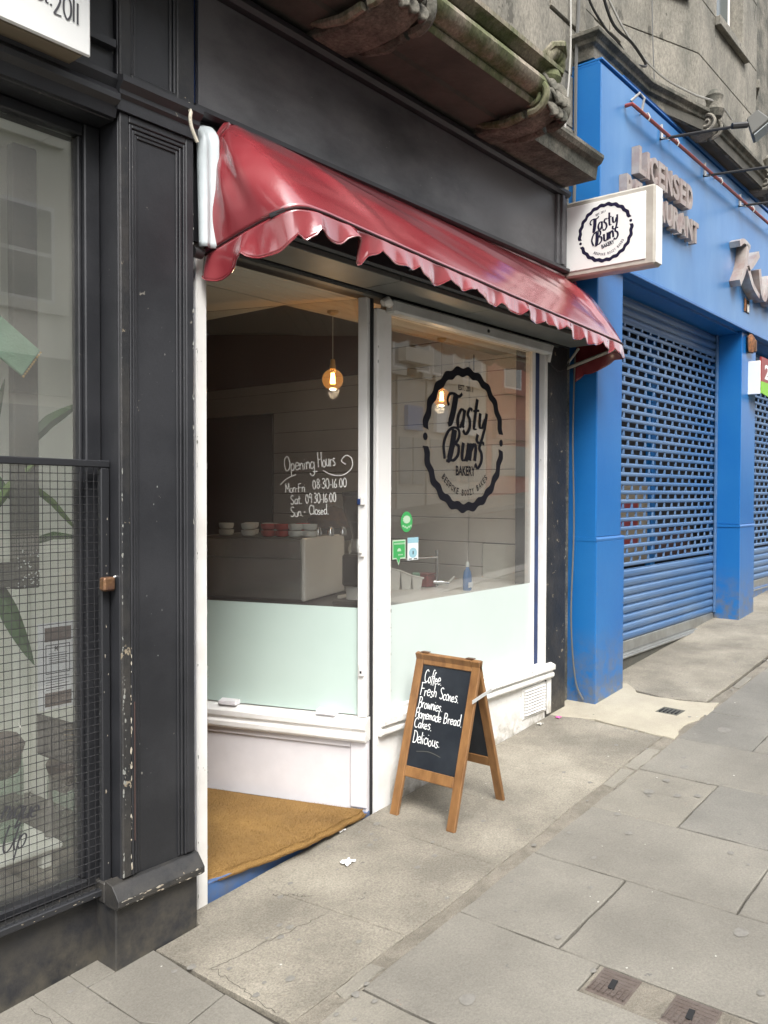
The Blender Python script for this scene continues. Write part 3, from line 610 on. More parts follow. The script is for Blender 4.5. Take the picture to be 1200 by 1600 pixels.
# carved corbels
def spiral(mb, x, cy, cz, R, turns=1.6, r0=.016, side=1):
    pts = []; rr = []
    for i in range(34):
        t = i/33; a = -pi*.6 + t*turns*2*pi; q = R*(1-t*.86); pts.append((x, cy - q*cos(a), cz + q*sin(a))); rr.append(r0*(1-.55*t))
    mb.tube(pts, rr, 7)
def corbel(xa, xb, k=1.):
    mb = MB(); n = 14
    pr = [(-.055, 3.415), (-.16, 3.405), (-.27, 3.40), (-.37, 3.405), (-.44, 3.42), (-.50, 3.45), (-.535, 3.50), (-.53, 3.55), (-.49, 3.585), (-.42, 3.60), (-.2, 3.61), (-.055, 3.61)]
    mb.prism(pr, lambda a, b, n_: V((n_, a, b)), xa+.03, xb-.03)
    c = obj('corbel', mb, m_stoned, ten, bevel=.01)
    mb = MB()
    for x in (xa+.004, xb-.004):
        mb = MB(); spiral(mb, x, -.46, 3.505, .085, 1.7, .02)
        mb.tube([(x, -.40, 3.425), (x, -.30, 3.41), (x, -.18, 3.43), (x, -.09, 3.47)], [.02, .022, .018, .012], 7)
        spiral(mb, x, -.14, 3.49, .045, 1.3, .012)
        obj('volute', mb, m_stonemoss, c, smooth=True)
    xm = (xa+xb)/2
    for q in range(3):       # acanthus leaves folding down the front
        zz = 3.61 - q*.062; yy = -.505 - .02*sin(q*1.4)
        for sx_ in (-.5, .5) if q % 2 else (-1, 0, 1):
            def leaf(u, v, sx_=sx_, zz=zz, yy=yy):
                e = sin(pi*u); return (xm + sx_*(xb-xa)*.22 + (u-.5)*(xb-xa)*.36*(1-v*v*.8), yy+.012 - .050*sin(v*pi*.62)*(.55+.45*e) - .012*cos(u*9.4), zz - v*.085 + .012*(1-e)*v)
            mb.grid(leaf, 6, 7)
    obj('carved_leaf', mb, m_stoned, c, smooth=True, fix=False, solid=.016)
    mb = MB()
    def shell(u, v):
        a = -1.9 + 3.8*u; r_ = (.030 + .062*v)*(1+.07*cos(a*9)); return (xm + r_*sin(a)*.95, -.50 - .035*sin(v*pi*.8) - .02*cos(a), 3.66 + .02*v + r_*cos(a)*1.05)
    mb.grid(shell, 36, 6)
    mb.lathe([(0, 0), (.062, .0), (.075, .03), (.062, .07), (.040, .10), (0, .11)], (xm, -.47, 3.585), 16)
    mb.tube([(xm-.09, -.50, 3.70), (xm-.06, -.54, 3.745), (xm, -.56, 3.765), (xm+.06, -.54, 3.745), (xm+.09, -.50, 3.70)], [.010, .015, .018, .015, .010], 7)
    obj('shell_finial', mb, m_stonemoss, c, smooth=True, fix=False, solid=.01)
corbel(3.80, 4.02); corbel(2.56, 2.84); corbel(1.2, 1.46)

# ---------------------------------------------------------------- neighbour's shopfront on the left
nb = thing('neighbour_shopfront', 'black painted shopfront with a large window at the left edge', 'shopfront', (.8, 0, gz(.8)))
B('stallriser', m_black, nb, -2.5, 1.66, .005, .2, -.42, .135)
B('sill', m_blackw, nb, -2.5, 1.665, -.012, .12, .136, .158)
B('window_frame', m_black, nb, 1.606, 1.664, .012, .09, .160, 2.76)
B('window_bead', m_black, nb, 1.592, 1.605, .03, .075, .19, 2.72, .003)
B('window_frame', m_black, nb, -2.5, 1.605, .012, .09, .160, .188)
B('window_frame', m_black, nb, -2.5, 1.605, .02, .09, 2.72, 2.76)
B('window_glass', m_glassl, nb, -2.5, 1.60, .054, .060, .189, 2.719, 0)
B('lintel', m_black, nb, -2.5, 1.664, -.075, .2, 2.762, 3.6)
obj('cornice_moulding', extr([(-.07, 2.765), (-.095, 2.765), (-.105, 2.80), (-.125, 2.815), (-.125, 2.835), (-.10, 2.86), (-.115, 2.885), (-.115, 2.90), (-.07, 2.91)], -2.5, 1.655), m_black, nb)
obj('fascia_bead', extr([(-.076, 2.99), (-.10, 2.995), (-.10, 3.02), (-.076, 3.03)], -2.5, 1.655), m_black, nb)
# pilaster shared by the two shops
pl = thing('left_pilaster', 'tall black panelled pilaster between the caged window and the bakery door', 'pilaster', (1.82, -.1, gz(1.8)))
pl['label'] = 'tall black panelled pilaster between the caged window and the bakery door'
B('shaft', m_black, pl, 1.668, 1.972, -.088, .2, .16, 2.79)
for a in ((1.667, 1.703), (1.938, 1.973)): B('panel_frame', m_blackw if a[0] < 1.8 else m_black, pl, a[0], a[1], -.102, -.089, .20, 2.79, .004)
B('panel_frame', m_black, pl, 1.7035, 1.9375, -.102, -.089, 2.765, 2.79, .003)
for k, (d0, zt) in enumerate(((.0, 2.762), (.014, 2.748), (.026, 2.736))):
    B('panel_bead', m_black, pl, 1.7035+d0, 1.7135+d0, -.1015+.004*k, -.089, .20, zt, .002)
    B('panel_bead', m_black, pl, 1.9275-d0, 1.9375-d0, -.1015+.004*k, -.089, .20, zt, .002)
    B('panel_bead', m_black, pl, 1.7145+d0, 1.9265-d0, -.1015+.004*k, -.089, zt-.012, zt, .002)
cap = [(-.06, 2.791), (-.112, 2.791), (-.112, 2.83), (-.124, 2.84), (-.124, 2.855), (-.145, 2.875), (-.145, 2.895), (-.11, 2.905), (-.06, 2.905)]
obj('capital', extr(cap, 1.652, 1.985), m_black, pl)
B('console', m_black, pl, 1.668, 1.975, -.088, .2, 2.906, 3.75)
for a in ((1.667, 1.712), (1.90, 1.975)): B('console_frame', m_blackw, pl, a[0], a[1], -.105, -.089, 2.906, 3.75, .004)
B('console_frame', m_blackw, pl, 1.7125, 1.8995, -.105, -.089, 2.906, 2.93, .004)
for d0 in (0, .014):
    B('console_bead', m_black, pl, 1.7125+d0, 1.7225+d0, -.099+d0*.3, -.089, 2.93, 3.75, .002); B('console_bead', m_black, pl, 1.8895-d0, 1.8995-d0, -.099+d0*.3, -.089, 2.93, 3.75, .002)
obj('plinth_cap', extr([(-.06, .115), (-.125, .115), (-.142, .128), (-.142, .148), (-.128, .165), (-.103, .192), (-.06, .199)], 1.622, 1.985), m_blackw, pl, bevel=.002)
B('plinth_cap_return', m_blackw, pl, 1.622, 1.667, -.059, .0, .116, .19, .006)
B('plinth', m_black, pl, 1.633, 1.978, -.108, .1, -.25, .114, .005)
B('raised_chip', m_brownp, pl, 1.712, 1.716, -.1035, -.1022, .32, .80, 0)
# pieces of the neighbour's window: wire cage and lock
cg = thing('wire_window_guard', 'black square mesh guard screwed over the lower half of the left window', 'window guard', (1.0, -.02, .16))
tilt = lambda x: (x-1.66)*-.010
obj('frame_bar', MB().obox(facade(-.03), 1.628, 1.660, .165, 1.60, -.012, .012), m_meshf, cg, bevel=.003)
obj('frame_bar', MB().add([(-1.5, -.042, 1.602+tilt(-1.5)), (1.662, -.042, 1.602), (1.662, -.018, 1.602), (-1.5, -.018, 1.602+tilt(-1.5)), (-1.5, -.042, 1.626+tilt(-1.5)), (1.662, -.042, 1.626), (1.662, -.018, 1.626), (-1.5, -.018, 1.626+tilt(-1.5))], [(0, 3, 2, 1), (4, 5, 6, 7), (0, 1, 5, 4), (1, 2, 6, 5), (2, 3, 7, 6), (3, 0, 4, 7)]), m_meshf, cg, bevel=.003)
obj('frame_bar', MB().obox(facade(-.03), -1.5, 1.662, .140, .163, -.012, .012), m_meshf, cg, bevel=.003)
hw = None; vw = None
for i in range(55):
    z = .187 + i*.0258
    if hw is None: hw = obj('wire', MB().tube([(-1.5, -.028, z), (0, -.0285, z), (1.63, -.028, z)], .00135, 4), m_mesh, cg)
    else: inst(hw, 'wire', cg, wl(hw)+V((0, 0, z-.187)))
for i in range(112):
    x = 1.607 - i*.0262
    if vw is None: vw = obj('wire', MB().tube([(x, -.0305, .164), (x, -.030, .9), (x, -.0305, 1.605)], .00135, 4), m_mesh, cg)
    else: inst(vw, 'wire', cg, wl(vw)+V((x-1.607, 0, 0)))
lk = thing('padlock', 'rusty brown padlock hanging on the right frame of the mesh guard', 'padlock', (1.645, -.06, 1.2))
obj('lock_body', MB().box(1.615, 1.660, -.078, -.045, 1.185, 1.232), m_brass, lk, bevel=.006)
obj('shackle', MB().tube([(1.652, -.062, 1.226), (1.668, -.062, 1.232), (1.676, -.055, 1.222), (1.672, -.045, 1.205), (1.655, -.042, 1.205)], .004, 6), m_chrome, lk, smooth=True)
# neighbour's light box
ns = thing('white_light_box', 'white light box reading Est. 2011 over the left window', 'sign', (.8, -.14, 2.87))
B('casing', m_signcase, ns, -.6, 1.492, -.190, -.077, 2.880, 3.62, .006)
B('underside_tray', m_tan, ns, -.58, 1.48, -.180, -.085, 2.872, 2.8795, 0)
B('sign_face', m_signface, ns, -.6, 1.499, -.202, -.1905, 2.868, 3.64, .008)
mb = MB(); P = facade(-.2025)
write(mb, P, 'Est.', 1.290, 2.972, .062, .0065, sx=.95, jit=.05, contrast=.4); write(mb, P, '2011', 1.372, 2.952, .064, .0060, sx=1.05, jit=.06, contrast=.35)
obj('lettering', mb, m_ink, ns, fix=False)
obj('screw', MB().lathe([(0, 0), (.006, 0), (.004, .003), (0, .004)], (0, 0, 0), 10), m_chrome, ns, loc=None) if False else None
# neighbour's display
dp = thing('window_display', 'pale panelled display space behind the left window', 'display space', (1.0, .6, .2))
B('back_wall', m_disp, dp, -2.5, 1.95, 1.0, 1.05, .1, 3.2, 0)
B('side_wall', m_disp, dp, 1.90, 1.949, .10, .999, .1, 3.2, 0)
B('display_floor', m_post, dp, -2.5, 1.899, .10, .999, .17, .20, 0)
B('display_ceiling', m_disp, dp, -2.5, 1.899, .10, .999, 3.0, 3.05, 0)
B('corner_strip', m_dispf, dp, 1.84, 1.8995, .93, .998, .2, 3.0, .01)
tb = thing('display_table', 'low pale table on the floor of the left window', 'table', (1.3, .4, .2))
B('tabletop', m_dispf, tb, .4, 1.60, .16, .50, .262, .285, .006)
for x in (.45, 1.55):
    for y in (.20, .46): B('leg', m_dispf, tb, x-.018, x+.018, y-.018, y+.018, .20, .261, .003)
ps = thing('display_post', 'dark grey upright post behind the left window glass', 'post', (1.52, .27, .2))
B('upright', m_post, ps, 1.477, 1.568, .25, .29, 1.18, 2.72, .004)
B('crossbar', m_post, ps, .6, 1.476, .25, .285, 1.19, 1.275, .004)
mb = MB(); rp = random.Random(3)
for _ in range(46):
    x, z = 1.485+rp.random()*.08, 1.185+rp.random()**1.3*.13; r = rp.uniform(.0018, .0042)
    mb.lathe([(0, -r), (r, 0), (0, r)], (x, .2475, z), 6)
obj('bead_trim', mb, m_cupw, ps)
ck = thing('mint_fabric_panel', 'tilted mint green fabric strip with a beaded gold edge in the left window', 'fabric', (1.4, .2, 2.0))
PT = plane((1.545, .2, 2.009), (-.575, 0, -.818), (-.82, 0, .573))
obj('cloth', MB().obox(PT, 0, .116, 0, .45, -.006, .006), m_mint, ck, bevel=.003)
mb = MB()
for i in range(11): mb.lathe([(0, -.005), (.0045, -.002), (.0045, .002), (0, .005)], PT(.004+i*.0108, -.006, 0), 7)
obj('bead_edge', mb, m_gold, ck, smooth=True)
def leafblade(mb, pts, w):
    k = len(pts)
    def fn(u, v):
        i = min(int(v*(k-1)), k-2); f = v*(k-1)-i; p = V(pts[i]).lerp(V(pts[i+1]), f)
        ww = w*(sin(pi*min(1, v*.88+.12)))**.8
        return p + V((0, 1, 0))*(abs(u-.5)*ww*.5) + PERP*( (u-.5)*ww)
    d = V(pts[-1])-V(pts[0]); PERP = V((-d.z, 0, d.x)).normalized()
    mb.grid(fn, 2, 10)
pt = thing('spiky_plant', 'spiky green yucca plant standing in the left window', 'plant', (1.46, .34, .2))
for base, tip, w, m_ in (((1.53, .32, 1.66), (1.79, .34, 1.86), .05, m_leaf), ((1.55, .31, 1.56), (1.78, .34, 1.36), .026, m_leafl), ((1.55, .32, 1.33), (1.80, .36, 1.345), .03, m_leaf),
                      ((1.40, .30, 1.26), (1.53, .22, .91), .07, m_leaf), ((1.42, .32, 1.6), (1.487, .33, 1.92), .03, m_leaf), ((1.40, .33, 1.4), (1.56, .22, 1.64), .035, m_leafl),
                      ((1.39, .33, 1.62), (1.52, .3, 1.46), .03, m_leaf), ((1.38, .36, 1.55), (1.14, .40, 1.98), .05, m_leaf), ((1.38, .36, 1.5), (1.05, .40, 1.6), .05, m_leaf), ((1.38, .36, 1.45), (1.12, .38, 1.15), .045, m_leafl)):
    mb = MB(); mid = ((base[0]+tip[0])/2, (base[1]+tip[1])/2, (base[2]+tip[2])/2+.02); leafblade(mb, [base, mid, tip], w); obj('leaf', mb, m_, pt, smooth=True, fix=False)
obj('stem', MB().tube([(1.39, .37, .2), (1.40, .37, .9), (1.39, .36, 1.65)], [.03, .025, .018], 8), m_gold, pt, smooth=True)
po = thing('menu_card', 'white menu poster with two brown bands taped inside the left window', 'poster', (1.58, .075, .93))
PP = facade(.075)
B('card', m_paper, po, 1.462, 1.592, .075, .0765, .785, 1.078, 0)
B('card', m_paper, po, 1.47, 1.60, .0775, .0785, .79, 1.07, 0) if False else None
mb = MB(); mb.obox(PP, 1.486, 1.583, 1.015, 1.062, .0005, .001); mb.obox(PP, 1.486, 1.583, .795, .842, .0005, .001); obj('brown_band', mb, m_brownp, po)
mb = MB()
for a0, a1, b0, b1 in ((1.489, 1.578, 1.001, 1.004), (1.489, 1.578, .905, .908), (1.489, 1.4915, .908, 1.001), (1.5755, 1.578, .908, 1.001)): mb.obox(PP, a0, a1, b0, b1, .0005, .001)
for k in range(5): mb.obox(PP, 1.500, 1.568-(k % 2)*.006, .972-k*.0075, .974-k*.0075, .0005, .001)
for k in range(6): mb.obox(PP, 1.489, 1.575-(k % 3)*.01, .893-k*.0085, .895-k*.0085, .0005, .001)
write(mb, PP, 'M', 1.522, .981, .017, .003, contrast=.5); obj('print', mb, m_ink, po)
bx = thing('leaning_box', 'dark box with lit slots leaning at the right end of the left window', 'box', (1.66, .25, .6))
PB = plane((1.60, .26, .711), (.82, 0, -.30), (.0, 0, 1))
obj('case', MB().obox(lambda a, b, n=0.: V((1.60+a, .26-n, .71+b-a*.45)), 0, .17, -.15, 0, -.08, 0), m_dark, bx, bevel=.003)
mb = MB()
for k in range(3): mb.obox(lambda a, b, n=0.: V((1.60+a, .259-n, .71+b-a*.25)), .06, .12, -.045-k*.02, -.041-k*.02, 0, .002)
obj('slot_light', mb, m_gold, bx)
for i, (x, y, r, h, lab) in enumerate(((1.705, .33, .062, .30, 'glass jar of dried flowers at the right end of the left window'), (1.475, .36, .075, .33, 'wide glass jar of dried flowers at the left edge of the picture'))):
    j = thing('glass_jar', lab, 'jar', (x, y, .205), 'glass jars in the left window')
    z0 = .205 if i == 0 else .287
    obj('jar', MB().lathe([(r*.9, 0), (r, .02), (r*1.02, h*.7), (r*.93, h)], (x, y, z0), 22), m_jar, j, smooth=True)
    obj('dried_flowers', MB().lathe([(.01, h*.62), (r*.8, h*.7), (r*.95, h*.88), (r*1.1, h*1.0), (r*.8, h*1.10), (.0, h*1.14)], (x, y, z0), 14), m_soil, j)
vs_ = thing('slim_bottle', 'slim dark bottle standing on the display table', 'bottle', (1.60, .25, .285))
obj('bottle', MB().lathe([(0, 0), (.02, 0), (.021, .05), (.012, .11), (.006, .14), (.006, .19), (0, .19)], (1.595, .24, .286), 14), m_lamp2, vs_, smooth=True)
gt = MB(); P = facade(.0535); write(gt, P, 'nique', 1.318, .475, .075, .0055, sx=.9, contrast=.4, rot=-.25, slant=.2); write(gt, P, 'Up', 1.318, .36, .085, .0055, contrast=.4, slant=.3)
obj('window_lettering', gt, m_ink, nb, fix=False)

def flakes(parent, mat, P, spans, n, rmin, rmax, seed):
    """bare patches where the paint has come off, as thin irregular chips"""
    rf = random.Random(seed); mb = MB()
    for _ in range(n):
        a0, b0, a1, b1, ja = rf.choice(spans); f = rf.random(); ca, cb = a0+(a1-a0)*f + rf.gauss(0, ja), b0+(b1-b0)*f + rf.gauss(0, ja)
        r_ = rmin + (rmax-rmin)*rf.random()**3; el = rf.uniform(.25, .8); k = 7; ph = rf.random()*6; vert = abs(b1-b0) > abs(a1-a0)
        mb.add([P(ca + r_*(el if vert else 1.6)*cos(2*pi*i/k+ph)*rf.uniform(.6, 1.2), cb + r_*(1.6 if vert else el)*sin(2*pi*i/k+ph)*rf.uniform(.6, 1.2), 0) for i in range(k)], [tuple(range(k))])
    return obj('paint_chips', mb, mat, parent, kind='stuff', fix=False)
m_chip = M('bare_wood_chip', (.34, .28, .20), .8, col2=(.5, .48, .42), scale=30)
m_chipd = M('bare_grey_chip', (.20, .19, .17), .8, col2=(.30, .32, .30), scale=30)
flakes(pl, m_chip, facade(-.1028), [(1.700, .20, 1.702, 1.0, .0012)], 30, .002, .009, 4)
flakes(pl, m_chipd, facade(-.1028), [(1.669, .2, 1.669, 2.0, .001), (1.969, .3, 1.969, 2.6, .001), (1.676, .4, 1.676, .9, .003)], 90, .002, .008, 5)
flakes(pl, m_chipd, facade(-.0886), [(1.74, .3, 1.90, 2.6, .03)], 26, .001, .0035, 6)
flakes(pl, m_chip, facade(-.1426), [(1.63, .146, 1.98, .146, .0015), (1.63, .13, 1.98, .13, .002)], 40, .002, .008, 7)
flakes(nb, m_chipd, facade(-.0128), [(.6, .155, 1.66, .155, .002)], 40, .002, .010, 8)
flakes(cg, m_chip, facade(-.0425), [(1.2, .155, 1.64, .15, .003), (1.645, .2, 1.645, 1.6, .004)], 26, .002, .006, 9)

# ---------------------------------------------------------------- bakery shopfront
bk = thing('bakery_shopfront', 'black bakery shopfront with white window frames under the red awning', 'shopfront', (3.5, 0, 0))
B('fascia_board', m_fascia, bk, 2.034, 4.80, -.055, .10, 2.945, 3.375, .002)
B('fascia_backing', m_bluedark, bk, 1.976, 2.0335, -.035, .10, 2.5, 3.70, 0)
obj('fascia_top_moulding', extr([(-.03, 3.377), (-.085, 3.377), (-.10, 3.392), (-.10, 3.412), (-.085, 3.424), (-.03, 3.424)], 1.99, 4.93), m_black, bk)
obj('fascia_bottom_moulding', extr([(-.03, 2.905), (-.075, 2.905), (-.095, 2.915), (-.095, 2.932), (-.07, 2.944), (-.03, 2.944)], 1.99, 4.93), m_black, bk)
for k, (a, b, d) in enumerate(((4.801, 4.835, -.075), (4.836, 4.868, -.092), (4.869, 4.925, -.075))): B('fascia_end_moulding', m_fascia, bk, a, b, d, .1, 2.945, 3.376, .004)
B('lower_fascia', m_black, bk, 2.0, 5.03, -.045, .10, 2.452, 2.904, 0)
B('drip_board', m_grey, bk, 2.03, 4.9, -.035, .0, 2.440, 2.4515, 0)
for a, b in ((2.17, 2.955), (2.96, 3.70), (3.705, 4.98)):
    B('soffit_panel', m_grey, bk, a, b, -.285, -.075, 2.447, 2.470, .002)
B('shutter_box', m_black, bk, 2.17, 4.98, -.30, -.046, 2.472, 2.60, .01)
# white posts and the navy gaps
B('door_post', m_white, bk, 2.047, 2.098, -.022, .06, -.095, 2.438, .005)
B('door_post_edge', m_bluedark, bk, 1.979, 2.046, -.006, .06, -.095, 2.438, 0)
B('window_post', m_white, bk, 3.113, 3.222, -.025, .05, -.03, 2.395, .006)
B('post_gap', m_dark, bk, 3.096, 3.1125, .0, .05, -.02, 2.438, 0)
B('window_stile', m_white, bk, 4.635, 4.672, .0, .05, .452, 2.40, .003)
B('navy_edge', m_bluedark, bk, 4.673, 4.735, .01, .06, .30, 2.44, 0)
B('window_post', m_white, bk, 4.736, 4.772, -.03, .05, .452, 2.43, .004)
B('door_track', m_dark, bk, 2.03, 3.30, -.033, .05, 2.4385, 2.4515, 0) if False else None
B('right_pilaster', m_blackw, bk, 4.773, 5.028, -.032, .2, -.05, 2.451, .004)
B('right_pilaster_edge', m_dark, bk, 5.029, 5.10, .02, .2, -.05, 3.4, 0)
# roller tube across the window head
rt = thing('security_bar', 'pale square steel bar across the head of the bakery window', 'bar', (3.9, -.05, 2.4))
obj('bar', MB().box(3.165, 4.735, -.085, -.026, 2.372, 2.436), m_steelw, rt, bevel=.010)
mb = MB().lathe([(0, -.004), (.012, -.004), (.012, .004), (0, .004)], (0, 0, 0), 12)
mb.v = [V((3.99 + p.x*.8, -.0865 + p.z, 2.405 + p.y*.8)) for p in mb.v]; obj('bolt_hole', mb, m_dark, rt)
obj('end_bracket', MB().tube([(3.118, -.05, 2.41), (3.14, -.06, 2.425), (3.165, -.06, 2.41)], [.018, .022, .02], 8), m_whitew, rt, smooth=True)
obj('end_bracket', MB().tube([(4.745, -.05, 2.33), (4.75, -.06, 2.41), (4.765, -.06, 2.43)], [.010, .013, .013], 8), m_whitew, rt, smooth=True)
# street window
wd = B('window_pane', m_glass, bk, 3.223, 4.634, .012, .018, .47, 2.385, 0)
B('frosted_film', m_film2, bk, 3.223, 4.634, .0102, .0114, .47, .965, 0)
B('window_head', m_whitew, bk, 3.223, 4.672, .0, .05, 2.386, 2.437, .003)
B('window_bottom_rail', m_whitew, bk, 3.223, 4.634, -.006, .05, .452, .469, .003)
obj('window_sill', extr([(.05, .352), (-.045, .352), (-.058, .365), (-.058, .385), (-.045, .392), (-.045, .40), (-.066, .408), (-.066, .438), (-.03, .451), (.05, .451)], 3.118, 4.835), m_whitew, bk, bevel=.003)
mb = MB(); mb.add([(3.118, -.022, -.06), (4.80, -.022, gz(4.8)-.04), (4.80, .05, gz(4.8)-.04), (3.118, .05, -.06), (3.118, -.022, .351), (4.80, -.022, .351), (4.80, .05, .351), (3.118, .05, .351)],
                  [(0, 3, 2, 1), (4, 5, 6, 7), (0, 1, 5, 4), (1, 2, 6, 5), (2, 3, 7, 6), (3, 0, 4, 7)])
st_ = obj('window_stallriser', mb, m_whitew, bk)
B('stallriser_cap', m_whitew, bk, 4.775, 4.832, -.036, -.033, .13, .351, 0)
vn = B('vent', m_whitew, bk, 4.485, 4.775, -.030, -.0225, .15, .338, .003)
for k in range(9): obj('vent_louvre', MB().add([(4.505, -.0305, .167+k*.0182), (4.755, -.0305, .167+k*.0182), (4.755, -.040, .171+k*.0182), (4.505, -.040, .171+k*.0182), (4.505, -.0305, .179+k*.0182), (4.755, -.0305, .179+k*.0182)], [(0, 1, 2, 3), (3, 2, 5, 4)]), m_white, vn, fix=False)
obj('window_emblem', logo(facade(.0115), 3.915, 1.81, .402, .0006), m_vinyl, bk, fix=False)
B('aerial_clip', m_dark, bk, 4.005, 4.013, .0195, .0215, 2.20, 2.29, 0)
# stickers
PW = facade(.0105)
sk = thing('sticker', 'round dark green sticker on the bakery window, highest of three', 'sticker', PW(3.385, 1.375), 'stickers on the bakery window')
mb = MB().add([PW(3.386+.048*cos(t*pi/12), 1.373+.052*sin(t*pi/12), .0005) for t in range(24)], [tuple(range(24))]); obj('disc', mb, m_green, sk, fix=False)
mb = MB(); mb.add([PW(3.386+.03*cos(t*pi/12)*(1+.15*sin(t*3)), 1.385+.02*sin(t*pi/12), .0012) for t in range(24)], [tuple(range(24))])
for q in range(5): mb.add([PW(3.352+q*.016, 1.338+abs(q-2)*.005, .0012), PW(3.362+q*.016, 1.338+abs(q-2)*.005, .0012), PW(3.362+q*.016, 1.348+abs(q-2)*.005, .0012), PW(3.352+q*.016, 1.348+abs(q-2)*.005, .0012)], [(0, 1, 2, 3)])
obj('leaf_mark', mb, m_lgreen, sk, fix=False)
sk = thing('sticker', 'green speech bubble sticker with pale border on the bakery window', 'sticker', PW(3.32, 1.24), 'stickers on the bakery window')
def bub(d, n): return [PW(3.272+d, 1.19+d, n), PW(3.305, 1.19+d, n), PW(3.322, 1.158+d*1.5, n), PW(3.335, 1.19+d, n), PW(3.378-d, 1.19+d, n), PW(3.378-d, 1.285-d, n), PW(3.272+d, 1.285-d, n)]
obj('border', MB().add(bub(0, .0005), [tuple(range(7))]), m_lgreen, sk, fix=False); obj('bubble', MB().add(bub(.007, .0012), [tuple(range(7))]), m_green, sk, fix=False)
mb = MB(); 
for k in range(9): mb.obox(PW, 3.286+k*.0098, 3.292+k*.0098, 1.262, 1.271, .0016, .002)
for k in range(4): mb.obox(PW, 3.318+k*.0098, 3.324+k*.0098, 1.207, 1.214, .0016, .002)
mb.add([PW(3.325+.016*cos(t*pi/8), 1.228+.016*sin(t*pi/8), .0018) for t in range(9)], [tuple(range(9))])
obj('print', mb, m_lgreen, sk, fix=False)
sk = thing('sticker', 'pale blue and white rectangular sticker beside the green speech bubble', 'sticker', PW(3.45, 1.24), 'stickers on the bakery window')
B('backing', m_stw, sk, 3.394, 3.484, .0095, .0102, 1.178, 1.293, 0)
mb = MB(); mb.obox(PW, 3.394, 3.484, 1.265, 1.293, .0012, .0016)
mb.add([PW(3.439+.034*cos(t*pi/12), 1.215+.026*sin(t*pi/12), .0014) for t in range(24)], [tuple(range(24))]); obj('blue_print', mb, m_lblue, sk, fix=False)
mb = MB(); mb.obox(PW, 3.435, 3.443, 1.207, 1.224, .0018, .0022); mb.obox(PW, 3.402, 3.428, 1.182, 1.187, .0018, .0022); mb.obox(PW, 3.446, 3.474, 1.182, 1.187, .0018, .0022); obj('print', mb, m_ink, sk, fix=False)

# splayed side window of the entrance
sd = V((-.3201, .9474, 0)); td = V((.9474, .3201, 0)); SO = V((3.09, 0, 0))
SP = lambda s, z, t=0.: SO + sd*s + V((0, 0, z)) + td*t       # t > 0 is inside the shop
SPT = lambda a, b, n=0.: SP(-a, b, -n)                        # text plane seen from the lobby
def SB(name, mat, s0, s1, z0, z1, t0, t1, bevel=.003, par=None, **k):
    return obj(name, MB().obox(lambda a, b, n: SP(a, b, n), s0, s1, z0, z1, t0, t1), mat, par or bk, bevel=bevel, **k)
SB('side_window_stile', m_white, .006, .052, .452, 2.438, -.03, .03)
SB('side_window_stile', m_white, 1.28, 1.33, .452, 2.438, -.03, .03)
SB('side_window_pane', m_glass, .053, 1.279, .455, 2.438, .0, .006, 0)
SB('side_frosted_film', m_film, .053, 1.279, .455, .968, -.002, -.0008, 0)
obj('side_window_sill', MB().prism([(-.055, .338), (-.062, .35), (-.062, .372), (-.05, .38), (-.05, .392), (-.062, .40), (-.062, .425), (-.02, .449), (.04, .449), (.04, .338)], lambda a, b, n: SP(n, b, a), .0, 1.34), m_white, bk, bevel=.002)
SB('side_stallriser', m_lwhite, .004, 1.34, -.02, .337, -.022, .04, .002)
SB('side_panel_frame', m_lwhite, .004, .085, .02, .337, -.034, -.0225, .002)
SB('side_panel_frame', m_lwhite, .086, 1.34, .305, .337, -.034, -.0225, .002)
for s0 in (.16, .70):
    obj('glazing_clip', MB().add([SP(s0, .451, -.052), SP(s0+.105, .451, -.052), SP(s0+.105, .451, -.005), SP(s0, .451, -.005), SP(s0+.008, .472, -.048), SP(s0+.10, .472, -.048), SP(s0+.105, .476, -.005), SP(s0, .476, -.005)],
        [(0, 3, 2, 1), (4, 5, 6, 7), (0, 1, 5, 4), (1, 2, 6, 5), (2, 3, 7, 6), (3, 0, 4, 7)]), m_lwhite, bk, bevel=.003)
for z, m_ in ((1.245, m_white), (.68, m_white)):
    ky = SB('window_latch', m_, .015, .042, z-.032, z+.032, -.046, -.031, .006)
    SB('latch_knob', m_plw, .022, .036, z-.012, z+.012, -.058, -.047, .003, par=ky) if z > 1 else SB('latch_slot', m_dark, .024, .033, z-.016, z-.004, -.0475, -.0462, 0, par=ky)
SB('door_closer_block', m_white, .012, .034, 1.46, 1.50, -.045, -.031, .003)
SB('door_closer_cap', m_bluedark, .035, .05, 1.462, 1.49, -.045, -.031, .003)
# opening hours in white pen on the side glass
hrs = thing('opening_hours', 'white handwritten opening hours on the glass beside the bakery door', 'window writing', SP(.28, 1.56, -.003))
mb = MB(); w = .0050; SPD = lambda a, b, n=0.: SPT(a, b-.028, n)
fit(mb, SPT, 'Opening', -.453, 1.624, .068, w, .165, rot=.07, jit=.03, n=.0015)
fit(mb, SPT, 'Hours', -.272, 1.642, .070, w, .095, rot=.07, jit=.03, n=.0015)
stroke(mb, SPD, [(-.475, 1.585), (-.44, 1.615), (-.39, 1.635)], w, .0018); stroke(mb, SPD, [(-.30, 1.648), (-.275, 1.65)], w, .0018)
stroke(mb, SPD, [(-.245, 1.655), (-.20, 1.634), (-.14, 1.632), (-.095, 1.665), (-.095, 1.71), (-.125, 1.725), (-.148, 1.70), (-.125, 1.683)], w, .0018)
obj('title_line', mb, m_glasspen, hrs, fix=False)
